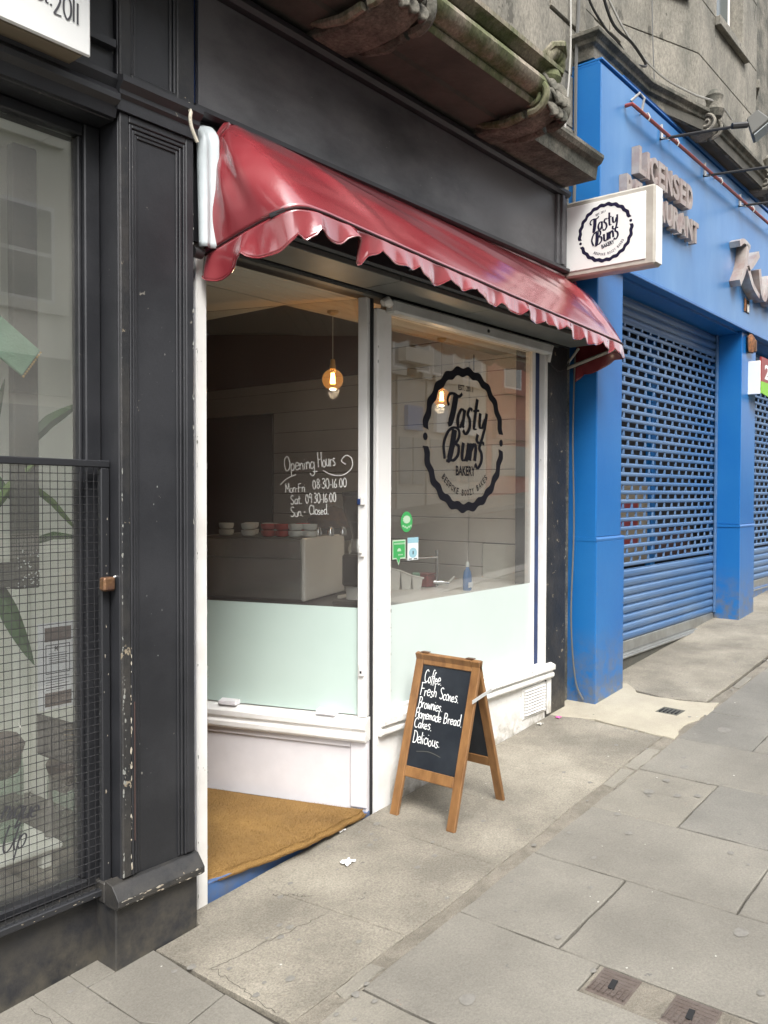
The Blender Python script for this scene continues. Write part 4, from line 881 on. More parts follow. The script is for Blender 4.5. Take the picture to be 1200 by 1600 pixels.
for txt, a, b, wd_ in (('Mon-Fri', -.448, 1.517, .110), ('08:30-16:00', -.300, 1.536, .182), ('Sat.', -.420, 1.462, .065), ('09:30-16:00', -.338, 1.466, .165), ('Sun.-', -.420, 1.400, .085), ('Closed.', -.318, 1.410, .105)):
    mb = MB(); fit(mb, SPT, txt, a, b, .045, .0042, wd_, rot=.05, jit=.04, n=.0015); obj('hours_line', mb, m_glasspen, hrs, fix=False)
# entrance lobby: floor, ceiling strip, door
B('lobby_ceiling', m_ceil, bk, 2.03, 3.05, .051, 1.35, 2.470, 2.485, 0)
for k in range(5):
    B('ceiling_board', m_ceil, bk, 2.0, 4.98, .052+k*.081, .130+k*.081, 2.4525, 2.4695, .003)
B('threshold_step', m_step, bk, 2.099, 3.09, -.004, .05, -.09, .000, .004)
mb = MB().prism([(2.05, .051), (3.08, .051), (2.66, 1.28), (2.05, 1.28)], lambda a, b, n: V((a, b, n)), -.05, .006); obj('lobby_floor', mb, m_floor, bk)
dr = thing('shop_door', 'white glazed door at the back of the bakery entrance', 'door', (2.36, 1.28, .01))
B('door_stile', m_white, dr, 2.07, 2.15, 1.27, 1.31, .012, 2.45); B('door_stile', m_white, dr, 2.58, 2.66, 1.27, 1.31, .012, 2.45)
B('door_rail', m_white, dr, 2.151, 2.579, 1.27, 1.31, .012, .3); B('door_rail', m_white, dr, 2.151, 2.579, 1.27, 1.31, 2.35, 2.45); B('door_glass', m_glass, dr, 2.151, 2.579, 1.287, 1.293, .301, 2.349, 0)
B('handle', m_chrome, dr, 2.60, 2.625, 1.235, 1.269, 1.0, 1.15, .006)
B('lobby_wall', m_maroon, bk, 1.98, 2.046, .061, 1.32, -.05, 2.46, 0)
# coir mat
mt = thing('doormat', 'worn golden brown coir doormat filling the bakery entrance', 'doormat', (2.6, .4, .01))
_fk = [(2.0, .004), (2.12, .000), (2.3, -.026), (2.48, -.050), (2.64, -.058), (2.78, -.050), (2.92, -.038), (3.08, -.016), (3.3, .06)]
def front(x):      # ragged front edge
    for (a, ya), (b, yb) in zip(_fk, _fk[1:]):
        if x <= b: f = (x-a)/(b-a); f = f*f*(3-2*f); return ya + (yb-ya)*f + .003*sin(x*31) + .002*sin(x*77)
    return .06
def matf(u, v):
    y = -9; x0 = 2.102; y1 = 1.2*v
    xr_back = 3.045 - .338*max(0, (v*1.2-.02)); x = x0 + (xr_back-x0)*u
    y = front(x) + (1.2-front(x))*v**1.15
    z = .018 + .003*wob(x*.7, y*.9) + .003*sin(x*23+y*11)
    if v < .02: z = min(z, .010) - .012
    lip = .006*max(0, 1-(x-2.1)/.5)*max(0, 1-v*9); return (x, y, z-lip)
mb = MB().grid(matf, 70, 60)
base = obj('mat_base', mb, m_coir, mt, smooth=True, fix=False)
mb = MB(); rr_ = random.Random(2)
vs = []; fs = []
for _ in range(26000):
    u, v = rr_.random(), rr_.random()**1.6
    if rr_.random() < .12: v = rr_.random()*.02
    x, y, z = matf(u, v); a = rr_.random()*6.28; l = rr_.uniform(.006, .016); wd_ = .0011; o = len(vs)
    lean = .7 if v < .02 else .5
    vs += [V((x-cos(a+1.57)*wd_, y-sin(a+1.57)*wd_, z-.002)), V((x+cos(a+1.57)*wd_, y+sin(a+1.57)*wd_, z-.002)), V((x+cos(a)*l*lean, y+sin(a)*l*lean - (l*.6 if v < .02 else 0), z+l*.55))]
    fs.append((o, o+1, o+2))
mb.v, mb.f = vs, fs
obj('coir_fibre', mb, m_coir, mt, kind='stuff', fix=False)

# ---------------------------------------------------------------- awning
aw = thing('red_awning', 'glossy red plastic dutch awning with scalloped valance over the bakery', 'awning', (3.6, -.1, 2.5))
KB = [(2.075, -.035, 2.415), (2.078, -.20, 2.452), (2.085, -.36, 2.487), (2.105, -.445, 2.508), (2.165, -.483, 2.520), (2.27, -.487, 2.523), (3.6, -.445, 2.485), (4.93, -.405, 2.450), (5.04, -.397, 2.446), (5.085, -.36, 2.435), (5.105, -.2, 2.39), (5.115, -.03, 2.335)]
KT = [(2.098, -.05, 2.79), (2.105, -.07, 2.835), (2.118, -.085, 2.872), (2.14, -.09, 2.902), (2.18, -.08, 2.926), (2.24, -.066, 2.935), (3.6, -.062, 2.912), (4.98, -.06, 2.885), (5.05, -.06, 2.878), (5.09, -.06, 2.86), (5.11, -.05, 2.83), (5.12, -.04, 2.80)]
NS = [8, 8, 6, 6, 6, 90, 90, 6, 6, 6, 6]
def path(K):
    out = []
    for i, n in enumerate(NS):
        a, b = V(K[i]), V(K[i+1])
        p, q = V(K[max(i-1, 0)]), V(K[min(i+2, len(K)-1)])
        for t in range(n):
            f = t/n
            if n > 50: out.append(a.lerp(b, f)); continue
            ta = (b-p)*.5 if NS[max(i-1, 0)] < 50 else (b-a)*.9; tb = (q-a)*.5 if NS[min(i+1, len(NS)-1)] < 50 else (b-a)*.9
            h = 2*f**3-3*f**2+1; h1 = f**3-2*f**2+f; h2 = -2*f**3+3*f**2; h3 = f**3-f**2
            out.append(a*h + ta*h1 + b*h2 + tb*h3)
    out.append(V(K[-1])); return out
PBm, PTp = path(KB), path(KT); NP = len(PBm)
arc = [0]
for i in range(1, NP): arc.append(arc[-1] + (PBm[i]-PBm[i-1]).length)
def nrm(i):
    t = (PBm[min(i+1, NP-1)] - PBm[max(i-1, 0)]).normalized(); up = (PTp[i]-PBm[i]).normalized(); return t.cross(up).normalized()*1
def can(i, v):      # v 0 top .. 1 bottom
    p = PTp[i].lerp(PBm[i], v); n = nrm(i)
    if n.y > 0 and PBm[i].x > 2.2 and PBm[i].x < 5: n = -n
    x = p.x; b = .028*sin(pi*v)
    if x > 2.15 and x < 5.05:
        b += .0045*sin(pi*v)*(sin((x*1.0 + p.z*3.2)*5.1) + .35*sin((x + p.z*2.6)*8.3+1)) + .0012*sin(pi*v)*sin((x*.8 + p.z*4.5)*15)
        b += .010*sin(pi*v)*math.exp(-((x-2.36 - v*.35)/.07)**2)
        b += .012*sin(pi*v)*math.exp(-((x-4.86 - v*.1)/.06)**2) - .010*sin(pi*v)*math.exp(-((x-4.66-v*.22)/.09)**2)
    else: b += .006*sin(pi*v)*sin(arc[i]*40)
    return p + n*b
obj('canopy', MB().grid(lambda u, v: can(round(u*(NP-1)), v), NP-1, 26), m_red, aw, smooth=True, fix=False, solid=.002)
obj('seam_piping', MB().tube([can(i, 1)+V((0, -.002, -.001)) for i in range(NP)], .0042, 6), m_piping, aw, smooth=True)
obj('top_rail', MB().tube([p + V((0, .005, .004)) for p in PTp], .012, 6), m_red, aw, smooth=True)
def val(i, v):
    s = arc[i]; p = PBm[i]; n = nrm(i)
    front_ = 2.17 < p.x < 5.04
    pd = .232; ph = s/pd*pi
    lobe = abs(sin(ph))**.6
    h = .054 + .031*lobe + .005*sin(s*7)
    if p.x < 2.20: h = .080 + .048*lobe
    elif p.x < 2.55: h += .028*(2.55-p.x)/.35
    w = (.006*sin(ph*2+.8) + .010*sin(s*13.1) + .005*sin(s*37) + .004*sin(s*61))*v**.8
    if 2.14 < p.x < 2.50: w *= 2.2; w += .012*v*sin(s*45); h *= 1.02 + .1*sin(s*31)
    flare = (.012 if front_ else .006)*v
    q = p + n*(w + flare) + V((.012*sin(s*19)*v, 0, -h*v))
    q.z -= .004; return q
sgn = 1 if nrm(100).y < 0 else -1
if sgn < 0:
    _n = nrm
    def nrm(i): return -_n(i)
obj('valance', MB().grid(lambda u, v: val(round(u*(NP-1)), v), NP-1, 10), m_red, aw, smooth=True, fix=False, solid=.0018)
obj('valance_binding', MB().tube([val(i, 1) for i in range(NP)], .0032, 5), m_red, aw, smooth=True)
obj('front_bar', MB().tube([PBm[i] + V((0, .014, -.004)) for i in range(18, NP-10, 4)], .011, 8), m_meshf, aw, smooth=True)
mb = MB().tube([(5.085, .0, 2.335), (5.08, -.38, 2.438)], .011, 6); obj('folding_arm', mb, m_signcase, aw)
mb = MB().tube([(5.04, -.02, 2.35), (5.05, -.10, 2.45)], .008, 6); obj('arm_stay', mb, m_signcase, aw)
mb = MB().tube([(2.125, -.03, 2.42), (2.15, -.40, 2.49)], .011, 6); obj('folding_arm', mb, m_meshf, aw)
for x in (2.9, 3.7, 4.5): obj('rib', MB().tube([(x, -.06, 2.85), (x, -.21, 2.66), (x, -.38, 2.47)], .008, 6), m_meshf, aw)
# hanging pale flap at the left end
def flap(u, v):
    x = 2.006 + .094*u; dep = .045 + .032*sin(u*pi*.9) + .012*sin(u*pi*3.2)
    zt = 2.872 + .045*sin(min(1, u*1.5+.12)*pi/2) - .02; z = zt + (2.425-zt)*v
    rnd = min(1, v*7)**.5
    return (x + (.012*v*(1-u)) , -.03 - dep*rnd - .012*sin(v*3+u*2)*v*u, z)
obj('end_flap', MB().grid(flap, 16, 24), m_flap, aw, smooth=True, fix=False, solid=.003)
obj('pivot_wheel', MB().tube([(2.000, -.06, 2.405), (2.04, -.06, 2.405)], .020, 14), m_lamp, aw, smooth=True)
hk = thing('bent_pipe', 'short bent cream plastic pipe sticking out beside the awning', 'pipe', (1.92, -.14, 2.8))
obj('pipe', MB().tube([(1.952 - .032*sin(pi*t/14), -.10-.05*min(1, t/5), 2.915-.15*t/14) for t in range(15)], .0065, 8), m_hook, hk, smooth=True)

# ---------------------------------------------------------------- projecting sign
hs_ = thing('projecting_sign', 'white box sign with the round bakery emblem hanging out over the pavement', 'sign', (4.99, -.02, 3.1))
obj('sign_case', MB().box(4.935, 5.045, -.64, -.022, 2.878, 3.352), m_signcase, hs_, bevel=.012)
B('sign_panel', m_signface, hs_, 4.929, 4.9345, -.585, -.055, 2.915, 3.318, .002)
B('end_panel', m_signface, hs_, 4.945, 5.035, -.646, -.6405, 2.89, 3.34, .002)
obj('sign_emblem', logo(plane((4.9285, 0, 0), (0, -1, 0), (0, 0, 1)), .330, 3.118, .182, .0005, 14), m_navy, hs_, fix=False)
B('wall_bracket', m_signcase, hs_, 4.94, 5.04, -.021, .02, 2.90, 3.36, .004)
B('wall_batten', m_tan, hs_, 4.965, 5.0, -.06, -.022, 3.353, 3.46, .004) if False else None

# ---------------------------------------------------------------- chalkboard
ab = thing('pavement_chalkboard', 'wooden framed a-board with chalked menu standing outside the bakery window', 'a-board', (3.34, -.28, gz(3.34)))
TX, TZ = 3.335, .742
def leaf_board(x0, z0, dirn, mat, letter):
    L_ = math.hypot(TX-x0, TZ-z0); up_ = V((TX-x0, 0, TZ-z0)).normalized()
    A = V((0, -1, 0)) if dirn < 0 else V((0, 1, 0)); y0 = -.098 if dirn < 0 else -.468
    P = plane((x0, y0, z0), A, up_); W_ = .37
    fr = []
    for a in (0, W_-.045): obj('leg', MB().obox(P, a, a+.045, 0, L_, -.020, 0), mat, ab, bevel=.003)
    obj('top_rail', MB().obox(P, .0455, W_-.0455, L_-.058, L_, -.019, -.0015), mat, ab, bevel=.003)
    obj('bottom_rail', MB().obox(P, .0455, W_-.0455, .185, .235, -.019, -.0015), mat, ab, bevel=.003)
    obj('chalk_panel', MB().obox(P, .0455, W_-.0455, .2355, L_-.0585, -.014, -.008), m_chalkb, ab)
    return P, L_
PF, LF = leaf_board(3.118, gz(3.118), -1, m_wood, True)
PK, LK = leaf_board(3.560, gz(3.56), 1, m_wood, False)
obj('hinge', MB().box(3.322, 3.348, -.17, -.13, .742, .746), m_brass, ab); obj('hinge', MB().box(3.322, 3.348, -.43, -.39, .742, .746), m_brass, ab)
obj('stay_strap', MB().obox(lambda a, b, n=0.: V((3.255+a*.17, -.472-n, .555+a*.03+b)), 0, .95, 0, .016, 0, .003), m_steelw, ab)
PC = lambda a, b, n=0.: PF(a, b, n-.008)
for txt, a, b, sz, wd_ in (('Coffee.', .066, .632, .058, .105), ('Fresh', .054, .570, .057, .098), ('Scones.', .170, .566, .052, .110), ('Brownies.', .056, .510, .052, .145), ('Homemade', .050, .463, .045, .150), ('Bread.', .214, .461, .050, .105), ('Cakes.', .052, .416, .048, .105), ('Delicious.', .058, .347, .054, .160)):
    mb = MB(); fit(mb, PC, txt, a, b, sz, .0039, wd_, jit=.05, rot=-.01); obj('chalk_word', mb, m_chalk, ab, fix=False)
mb = MB(); stroke(mb, PC, [(.09, .308), (.16, .318), (.23, .306)], .003, .001); obj('chalk_underline', mb, m_lamp2, ab, fix=False)

flakes(bk, m_chipd, facade(-.0226), [(3.3, .30, 4.7, .33, .02), (3.2, .03, 4.7, .14, .02), (3.12, .0, 3.12, .30, .002)], 60, .002, .008, 12)
flakes(bk, m_chipd, facade(-.0665), [(3.15, .412, 4.83, .412, .001), (3.13, .436, 4.83, .436, .001)], 46, .002, .007, 13)
flakes(bk, m_chipd, facade(-.0255), [(3.116, .0, 3.116, 2.3, .001), (3.219, .5, 3.219, 2.3, .001)], 60, .002, .007, 14)
flakes(bk, m_chipd, facade(-.0225), [(2.05, -.05, 2.05, 2.3, .001), (2.096, .0, 2.096, 2.0, .001)], 40, .002, .006, 15)
flakes(bk, m_chipd, facade(-.0325), [(4.80, .15, 4.80, 2.3, .01), (5.02, .2, 5.02, 2.3, .003)], 40, .002, .008, 16)
flakes(bk, m_chipd, facade(-.0555), [(2.3, 3.05, 4.6, 3.3, .06)], 50, .001, .004, 17)

# ---------------------------------------------------------------- bakery interior
si = thing('shop_interior', 'dim bakery interior with white boarded side wall', 'room', (4, 2, 0))
B('room_floor', m_floor, si, 2.66, 5.0, 1.33, 4.6, -.05, 0, 0); B('front_floor', m_floor, si, 3.14, 5.0, .06, 1.329, -.05, 0, 0)
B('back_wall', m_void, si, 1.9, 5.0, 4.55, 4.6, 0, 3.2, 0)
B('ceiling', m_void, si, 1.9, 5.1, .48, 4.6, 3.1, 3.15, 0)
B('ceiling_drop', m_ceil, si, 2.0, 5.0, .460, .478, 2.4525, 3.1, 0)
B('left_wall', m_maroon, si, 1.955, 1.98, 1.33, 4.55, 0, 3.1, 0)
B('upper_wall', m_maroon, si, 5.0, 5.02, .04, 4.55, 2.432, 3.1, 0)
B('wall_backing', m_dark, si, 5.0, 5.02, .04, 4.55, 0, 2.431, 0)
B('front_reveal', m_wboard, si, 4.70, 4.98, .051, .058, .47, 2.44, 0)
z = 0.0; k = 0
while z < 2.42:
    h = min(.168, 2.43-z); y1 = 2.66 if z+h < 2.21 else 4.5
    B('wall_board', m_wboard, si, 4.982, 4.999, .70 + (0 if k else 0), y1, z+.002, z+h-.002, .003); B('wall_board', m_wboard, si, 4.982, 4.999, .06, .692, z+.002, z+h-.002, .003) if z > 1.17 or z < .1 else B('wall_board', m_wboard, si, 4.982, 4.999, .585, .692, z+.002, z+h-.002, .003)
    z += h; k += 1
while z < 3.0:
    B('wall_board', m_wboard, si, 4.982, 4.999, .06, 1.62, z+.002, z+.164, .003); z += .168
B('plaster_patch', m_disp, si, 4.975, 4.999, .06, .575, .17, 1.17, .004)
B('dark_opening', m_void, si, 4.985, 4.999, 2.68, 4.4, .3, 2.195, .003)  # black sheet stands for the dark of a doorway opening in this wall
ct = thing('counter', 'white worktop with sink along the bakery window', 'counter', (4.3, .4, 0))
B('worktop', m_plw, ct, 3.58, 4.97, .12, .66, .905, .935, .006); B('cupboard', m_dark, ct, 3.60, 4.96, .14, .62, .01, .904, 0)
mc_ct = thing('machine_counter', 'dark counter carrying the coffee machine behind the side window', 'counter', SP(.8, 0, .6))
obj('worktop', MB().obox(lambda a, b, n: SP(a, b, n), .12, 1.75, .885, .918, .12, 1.0), m_plast, mc_ct, bevel=.004)
obj('cupboard', MB().obox(lambda a, b, n: SP(a, b, n), .15, 1.72, .01, .884, .16, .96), m_void, mc_ct)
# coffee machine
cm = thing('coffee_machine', 'large steel and cream coffee machine seen through the side window', 'coffee machine', SP(.9, .92, .6))
SQ = lambda a, b, n: SP(a, b, n)
obj('side_panel', MB().prism([(.385, .93), (.93, .93), (.93, 1.235), (.92, 1.262), (.90, 1.272), (.385, 1.272)], lambda a, b, n: SP(n, b, a), .528, .552), m_machw, cm, bevel=.006)
obj('side_panel', MB().prism([(.385, .93), (.93, .93), (.93, 1.235), (.92, 1.262), (.90, 1.272), (.385, 1.272)], lambda a, b, n: SP(n, b, a), 1.17, 1.19), m_machw, cm, bevel=.006)
obj('back_panel', MB().obox(SQ, .5525, 1.169, .935, 1.155, .392, .42), m_inox, cm, bevel=.003)
obj('upper_panel', MB().obox(SQ, .5525, 1.169, 1.160, 1.262, .388, .42), m_inox, cm, bevel=.003)
obj('body', MB().obox(SQ, .5525, 1.169, .935, 1.24, .421, .85), m_inox, cm)
obj('cup_tray', MB().obox(SQ, .56, 1.165, 1.263, 1.272, .39, .90), m_lamp2, cm, bevel=.002)
obj('machine_foot', MB().obox(SQ, .55, 1.17, .918, .9345, .42, .85), m_plast, cm)
mb = MB()
for k in range(3): mb.lathe([(0, 0), (.02, 0), (.022, .03), (.012, .05), (0, .052)], SP(.53-.05*k+.02, 1.273, .60+.06*k), 10)
obj('tamper', mb, m_chrome, cm, smooth=True)
gr = thing('coffee_grinder', 'coffee grinder with smoked hopper beside the coffee machine', 'grinder', SP(.26, .92, .5))
c = SP(.26, 0, .5)
obj('hopper', MB().lathe([(.035, 1.27), (.05, 1.33), (.085, 1.42), (.09, 1.50)], (c.x, c.y, 0), 20), m_smoke, gr, smooth=True)
obj('hopper_lid', MB().lathe([(0, 1.5005), (.093, 1.5005), (.093, 1.52), (.02, 1.53), (0, 1.53)], (c.x, c.y, 0), 20), m_plast, gr, smooth=True)
obj('coffee_beans', MB().lathe([(0, 1.275), (.03, 1.275), (.05, 1.34), (.06, 1.36), (0, 1.37)], (c.x, c.y, 0), 14), m_plast, gr)
obj('collar', MB().lathe([(0, 1.19), (.055, 1.19), (.06, 1.22), (.045, 1.27), (0, 1.27)], (c.x, c.y, 0), 18), m_inox, gr, smooth=True)
obj('motor_body', MB().lathe([(0, .945), (.07, .945), (.072, 1.0), (.06, 1.1), (.055, 1.19), (0, 1.19)], (c.x, c.y, 0), 18), m_machw, gr, smooth=True)
obj('dosing_chute', MB().obox(SQ, .20, .32, 1.02, 1.19, .40, .47), m_plast, gr, bevel=.01)
obj('base', MB().obox(SQ, .16, .36, .9185, .944, .36, .62), m_plast, gr, bevel=.006)
# crockery
def cupstack(lab, s, t, m_, n=2, r=.042, h=.036, grp='cups stacked on the coffee machine'):
    p = SP(s, 1.2725, t); q = thing('cup_stack' if n > 1 else 'cup', lab, 'cups', p, grp)
    for k in range(n):
        obj('cup', MB().lathe([(0, 0), (r*.62, 0), (r*.9, .006), (r, h*.5), (r*1.03, h-.001), (r*.96, h-.001), (r*.9, .008), (0, .006)], (p.x, p.y, p.z+k*(h+.001)), 18), m_, q, smooth=True)
for s, t, m_, lab in ((1.065, .47, m_cupw, 'pair of white cups stacked at the far left on the coffee machine'), (.975, .60, m_cupw, 'white cup stack behind the first two, half hidden'), (.915, .46, m_cupw, 'white cup stack in front, second from the left'), (.835, .56, m_cupw, 'white cup stack just left of the red cups'),
                     (.785, .45, m_cupr, 'left of the two red cup stacks on the coffee machine'), (.705, .46, m_cupr, 'right of the two red cup stacks on the coffee machine'), (.655, .62, m_cupr, 'red cup stack standing behind the white ones'), (.625, .47, m_cupw, 'white cup stack just right of the red cups'), (.555, .50, m_cupw, 'white cup stack at the right end of the coffee machine')):
    cupstack(lab, s, t, m_)
bsk = thing('bread_loaf', 'brown crusty loaf showing behind the cups', 'bread', SP(1.0, 1.27, 1.3))
p = SP(.90, 1.28, 1.6); mb = MB().lathe([(0, 0), (.16, .0), (.18, .05), (.13, .11), (0, .15)], p, 18); obj('loaf', mb, m_brass, bsk, smooth=True)
shf = B('loaf_shelf', m_void, si, p.x-.25, p.x+.3, p.y-.2, p.y+.4, 1.20, 1.279, 0)
# sink things
tp = thing('chrome_tap', 'tall chrome spray tap with a long arm over the sink', 'tap', (4.27, .455, .935))
obj('riser', MB().tube([(4.27, .455, .935), (4.27, .455, 1.0), (4.272, .455, 1.13), (4.272, .455, 1.165)], [.012, .009, .008, .012], 10), m_chrome, tp, smooth=True)
obj('spout_arm', MB().tube([(4.275, .45, 1.125), (4.20, .53, 1.120), (4.10, .64, 1.112), (4.0, .74, 1.108), (3.99, .75, 1.08)], .0075, 8), m_chrome, tp, smooth=True)
mb = MB()
for k in range(11): mb.lathe([(.009, 0), (.0125, .004), (.009, .008)], (4.271, .455, .99+k*.011), 10)
obj('spring', mb, m_chrome, tp, smooth=True)
obj('valve', MB().tube([(4.255, .47, .972), (4.29, .43, .965), (4.32, .40, .958)], [.012, .018, .012], 10), m_chrome, tp, smooth=True)
obj('lever', MB().tube([(4.315, .40, .965), (4.335, .37, 1.005)], .006, 6), m_plw, tp, smooth=True)
bs = thing('cutlery_basket', 'white plastic draining basket beside the sink', 'basket', (4.04, .49, .935))
DB = lambda a, b, n=0.: V((3.985+a*.70, .60-a*.70, .936+b)) + V((.7, .7, 0))*n
for k, (a0, a1, h0, h1) in enumerate(((0, .066, .128, .112), (.07, .134, .108, .085), (.138, .20, .080, .066))):
    mb = MB(); mb.add([DB(a0+.008, 0, 0), DB(a1-.008, 0, 0), DB(a1-.008, 0, .06), DB(a0+.008, 0, .06), DB(a0, h0, -.006), DB(a1, h1, -.006), DB(a1, h1, .066), DB(a0, h0, .066)], [(0, 3, 2, 1), (0, 1, 5, 4), (1, 2, 6, 5), (2, 3, 7, 6), (3, 0, 4, 7)])
    obj('compartment', mb, m_plw, bs, fix=False, solid=.004)
obj('rim', MB().tube([DB(-.01, .133, -.01), DB(.07, .112, -.01), DB(.13, .086, -.01), DB(.21, .068, -.01)], .006, 6), m_plw, bs, smooth=True)
obj('sponge', MB().obox(DB, .14, .19, .06, .10, .01, .05), m_mint, bs, bevel=.006)
rc = thing('red_tin', 'dark red square tin behind the tap', 'tin', (4.26, .50, .935))
obj('tin', MB().box(4.22, 4.31, .49, .58, .936, 1.012), m_redc, rc, bevel=.008); obj('tin_lid', MB().box(4.216, 4.314, .486, .584, 1.0125, 1.02), m_redc, rc, bevel=.003)
bo = thing('blue_bottle', 'blue washing-up liquid bottle on the worktop', 'bottle', (4.262, .225, .935))
mb = MB().lathe([(0, 0), (.030, 0), (.034, .01), (.034, .08), (.026, .115), (.013, .13), (.012, .14), (0, .14)], (0, 0, 0), 18)
mb.v = [V((4.262+p.x*1.0, .225+p.y*.7, .936+p.z)) for p in mb.v]; obj('bottle_body', mb, m_bottle, bo, smooth=True)
obj('bottle_cap', MB().lathe([(0, .1405), (.013, .1405), (.011, .165), (.006, .172), (0, .172)], (4.262, .225, .936), 14), m_cupw, bo, smooth=True)
mb = MB(); PBt = lambda a, b, n=0.: V((4.262, .225, .936)) + V((.62, .62, 0)).normalized()*a*1 + V((0, 0, b))
obj('bottle_label', MB().box(4.238, 4.285, .1995, .2005, .955, .985), m_paper, bo)
# pendant bulbs
def pendant(x, y, z, lab):
    b = thing('pendant_bulb', lab, 'light bulb', (x, y, 2.45), 'bare pendant bulbs in the bakery')
    obj('flex', MB().tube([(x, y, 2.45), (x, y, z+.10)], .0028, 6), m_cablel, b)
    obj('ceiling_rose', MB().lathe([(0, 2.452), (.03, 2.452), (.028, 2.44), (.008, 2.43), (0, 2.43)], (x, y, 0), 14), m_gold, b)
    obj('lampholder', MB().lathe([(0, .10), (.010, .10), (.013, .09), (.013, .075), (.016, .07), (.016, .05), (0, .05)], (x, y, z), 14), m_gold, b, smooth=True)
    pr = [(.014, .052)] + [(.055*sin(t), -.004 + .055*cos(t)) for t in [radians(a) for a in range(18, 180, 12)]] + [(.001, -.059)]
    obj('glass_globe', MB().lathe(pr, (x, y, z), 22), m_bulbglass, b, smooth=True)
    mb = MB()
    for q in range(7):
        a = q*2*pi/7; mb.tube([(x+.007*cos(a), y+.007*sin(a), z+.03), (x+.012*cos(a), y+.012*sin(a), z-.025)], .0022, 5)
    obj('filament', mb, m_fil, b)
    pl_ = bpy.data.lights.new('bulb_light', 'POINT'); pl_.energy = 1.6; pl_.color = (1, .76, .50); pl_.shadow_soft_size = .03
    lo_ = bpy.data.objects.new('bulb_light', pl_); COL.objects.link(lo_); lo_.parent = b; lo_.location = V((x, y, z-.07)) - wl(b)
    obj('filament_stem', MB().tube([(x, y, z+.05), (x, y, z-.02)], .003, 6), m_gold, b)
pendant(3.245, .385, 2.105, 'glowing amber filament bulb hanging behind the side window glass')
pendant(4.224, .392, 2.10, 'glowing filament bulb seen through the street window at the emblem ring')

# ---------------------------------------------------------------- blue restaurant shopfront
br = thing('restaurant_shopfront', 'faded blue restaurant shopfront with closed grilles right of the bakery', 'shopfront', (8, 0, gz(8)))
B('fascia', m_bluepale, br, 5.14, 14, -.198, .30, 3.045, 4.27, .004)
B('fascia_side', m_blue, br, 5.132, 5.1395, -.196, .3, 3.045, 4.27, 0)
B('fascia_drip', m_blue, br, 5.135, 14, -.215, -.04, 3.018, 3.044, .004)
for k, (z0, z1, d) in enumerate(((4.271, 4.289, -.185), (4.29, 4.305, -.205))): B('top_edge_trim', m_blue, br, 5.135, 14, d, .1, z0, z1, .003)
obj('top_wire_tray', MB().tube([(5.5, -.19, 4.325), (9, -.19, 4.325), (14, -.19, 4.325)], .006, 5), m_blue, br)
B('pilaster_side', m_blue, br, 5.162, 5.1675, -.170, .1, -.02, 3.017, 0)
B('pilaster', m_blue, br, 5.168, 5.555, -.174, .1, 1.232, 3.017, .004)
B('pilaster_edge', m_blue, br, 5.53, 5.585, -.150, .1, 1.232, 3.017, .003)
obj('pilaster_ledge', extr([(.1, 1.205), (-.180, 1.205), (-.182, 1.218), (-.176, 1.2315), (.1, 1.2315)], 5.160, 5.60), m_blue, br)
B('pilaster_base', m_blue, br, 5.163, 5.60, -.180, .1, .0, 1.2045, .004)
B('middle_pilaster', m_blue, br, 8.20, 8.64, -.178, .1, 1.232, 3.017, .004)
obj('pilaster_ledge', extr([(.1, 1.205), (-.184, 1.205), (-.186, 1.218), (-.18, 1.2315), (.1, 1.2315)], 8.19, 8.65), m_blue, br)
B('middle_pilaster_base', m_blue, br, 8.195, 8.65, -.182, .1, .2, 1.2045, .004)
B('far_pilaster', m_blue, br, 11.6, 12.1, -.178, .1, .3, 3.017, .004)
B('shutter_soffit', m_blue, br, 5.60, 14, -.14, .10, 3.0, 3.017, 0)
B('threshold', m_galv, br, 5.60, 8.19, -.005, .14, .285, .30, .003)
B('doorstep', m_post, br, 5.60, 8.19, .01, .3, .0, .284, .003)
B('doorstep', m_blue, br, 8.65, 11.6, .02, .3, .2, .52, .003)
# pieces of the shopfront behind the grille
B('glazing', m_dark, br, 5.6, 14, .30, .32, .3, 3.05, 0)
B('inner_panel', m_tan, br, 5.7, 7.12, .27, .295, .93, 1.60, 0)
B('inner_mullion', m_blue, br, 7.13, 7.22, .24, .295, .3, 3.0, .003)
B('inner_panel', m_brownp, br, 7.23, 8.19, .27, .295, .93, 1.2, 0)
mb = MB(); P = facade(.268)
for zz in (1.44, 1.28, 1.13): mb.obox(P, 6.05, 6.9, zz-.05, zz+.03, 0, .004)
obj('red_lettering_panel', mb, m_redc, br); mb = MB()
for zz in (1.42, 1.24, 1.10): block(mb, P, 'MENU', 6.10, zz-.03, .05, .7, n0=.006, off=.02)
obj('pale_lettering', mb, m_stw, br, fix=False) if False else None
def slatmesh(L_, solid, off=0.):
    mb = MB(); prof = [(0, -.016), (-.006, -.015), (-.011, -.007), (-.011, .006), (-.006, .014), (0, .016)]
    if solid: prof = [(0, -.033), (-.004, -.0325), (-.012, -.022), (-.016, -.004), (-.014, .014), (-.006, .024), (-.002, .026), (-.006, .031), (0, .033)]
    mb.prism(prof, lambda a, b, n: V((n, a, b)), 0, L_)
    if not solid:
        x = .02 + off
        while x < L_-.01:
            mb.prism([(-.0165, 0), (.0165, 0), (.011, .0365), (-.006, .0365)], lambda a, b, n, x=x: V((x+a, -.002-n, .0162+b)), -.003, .006)
            x += .1655
    return mb
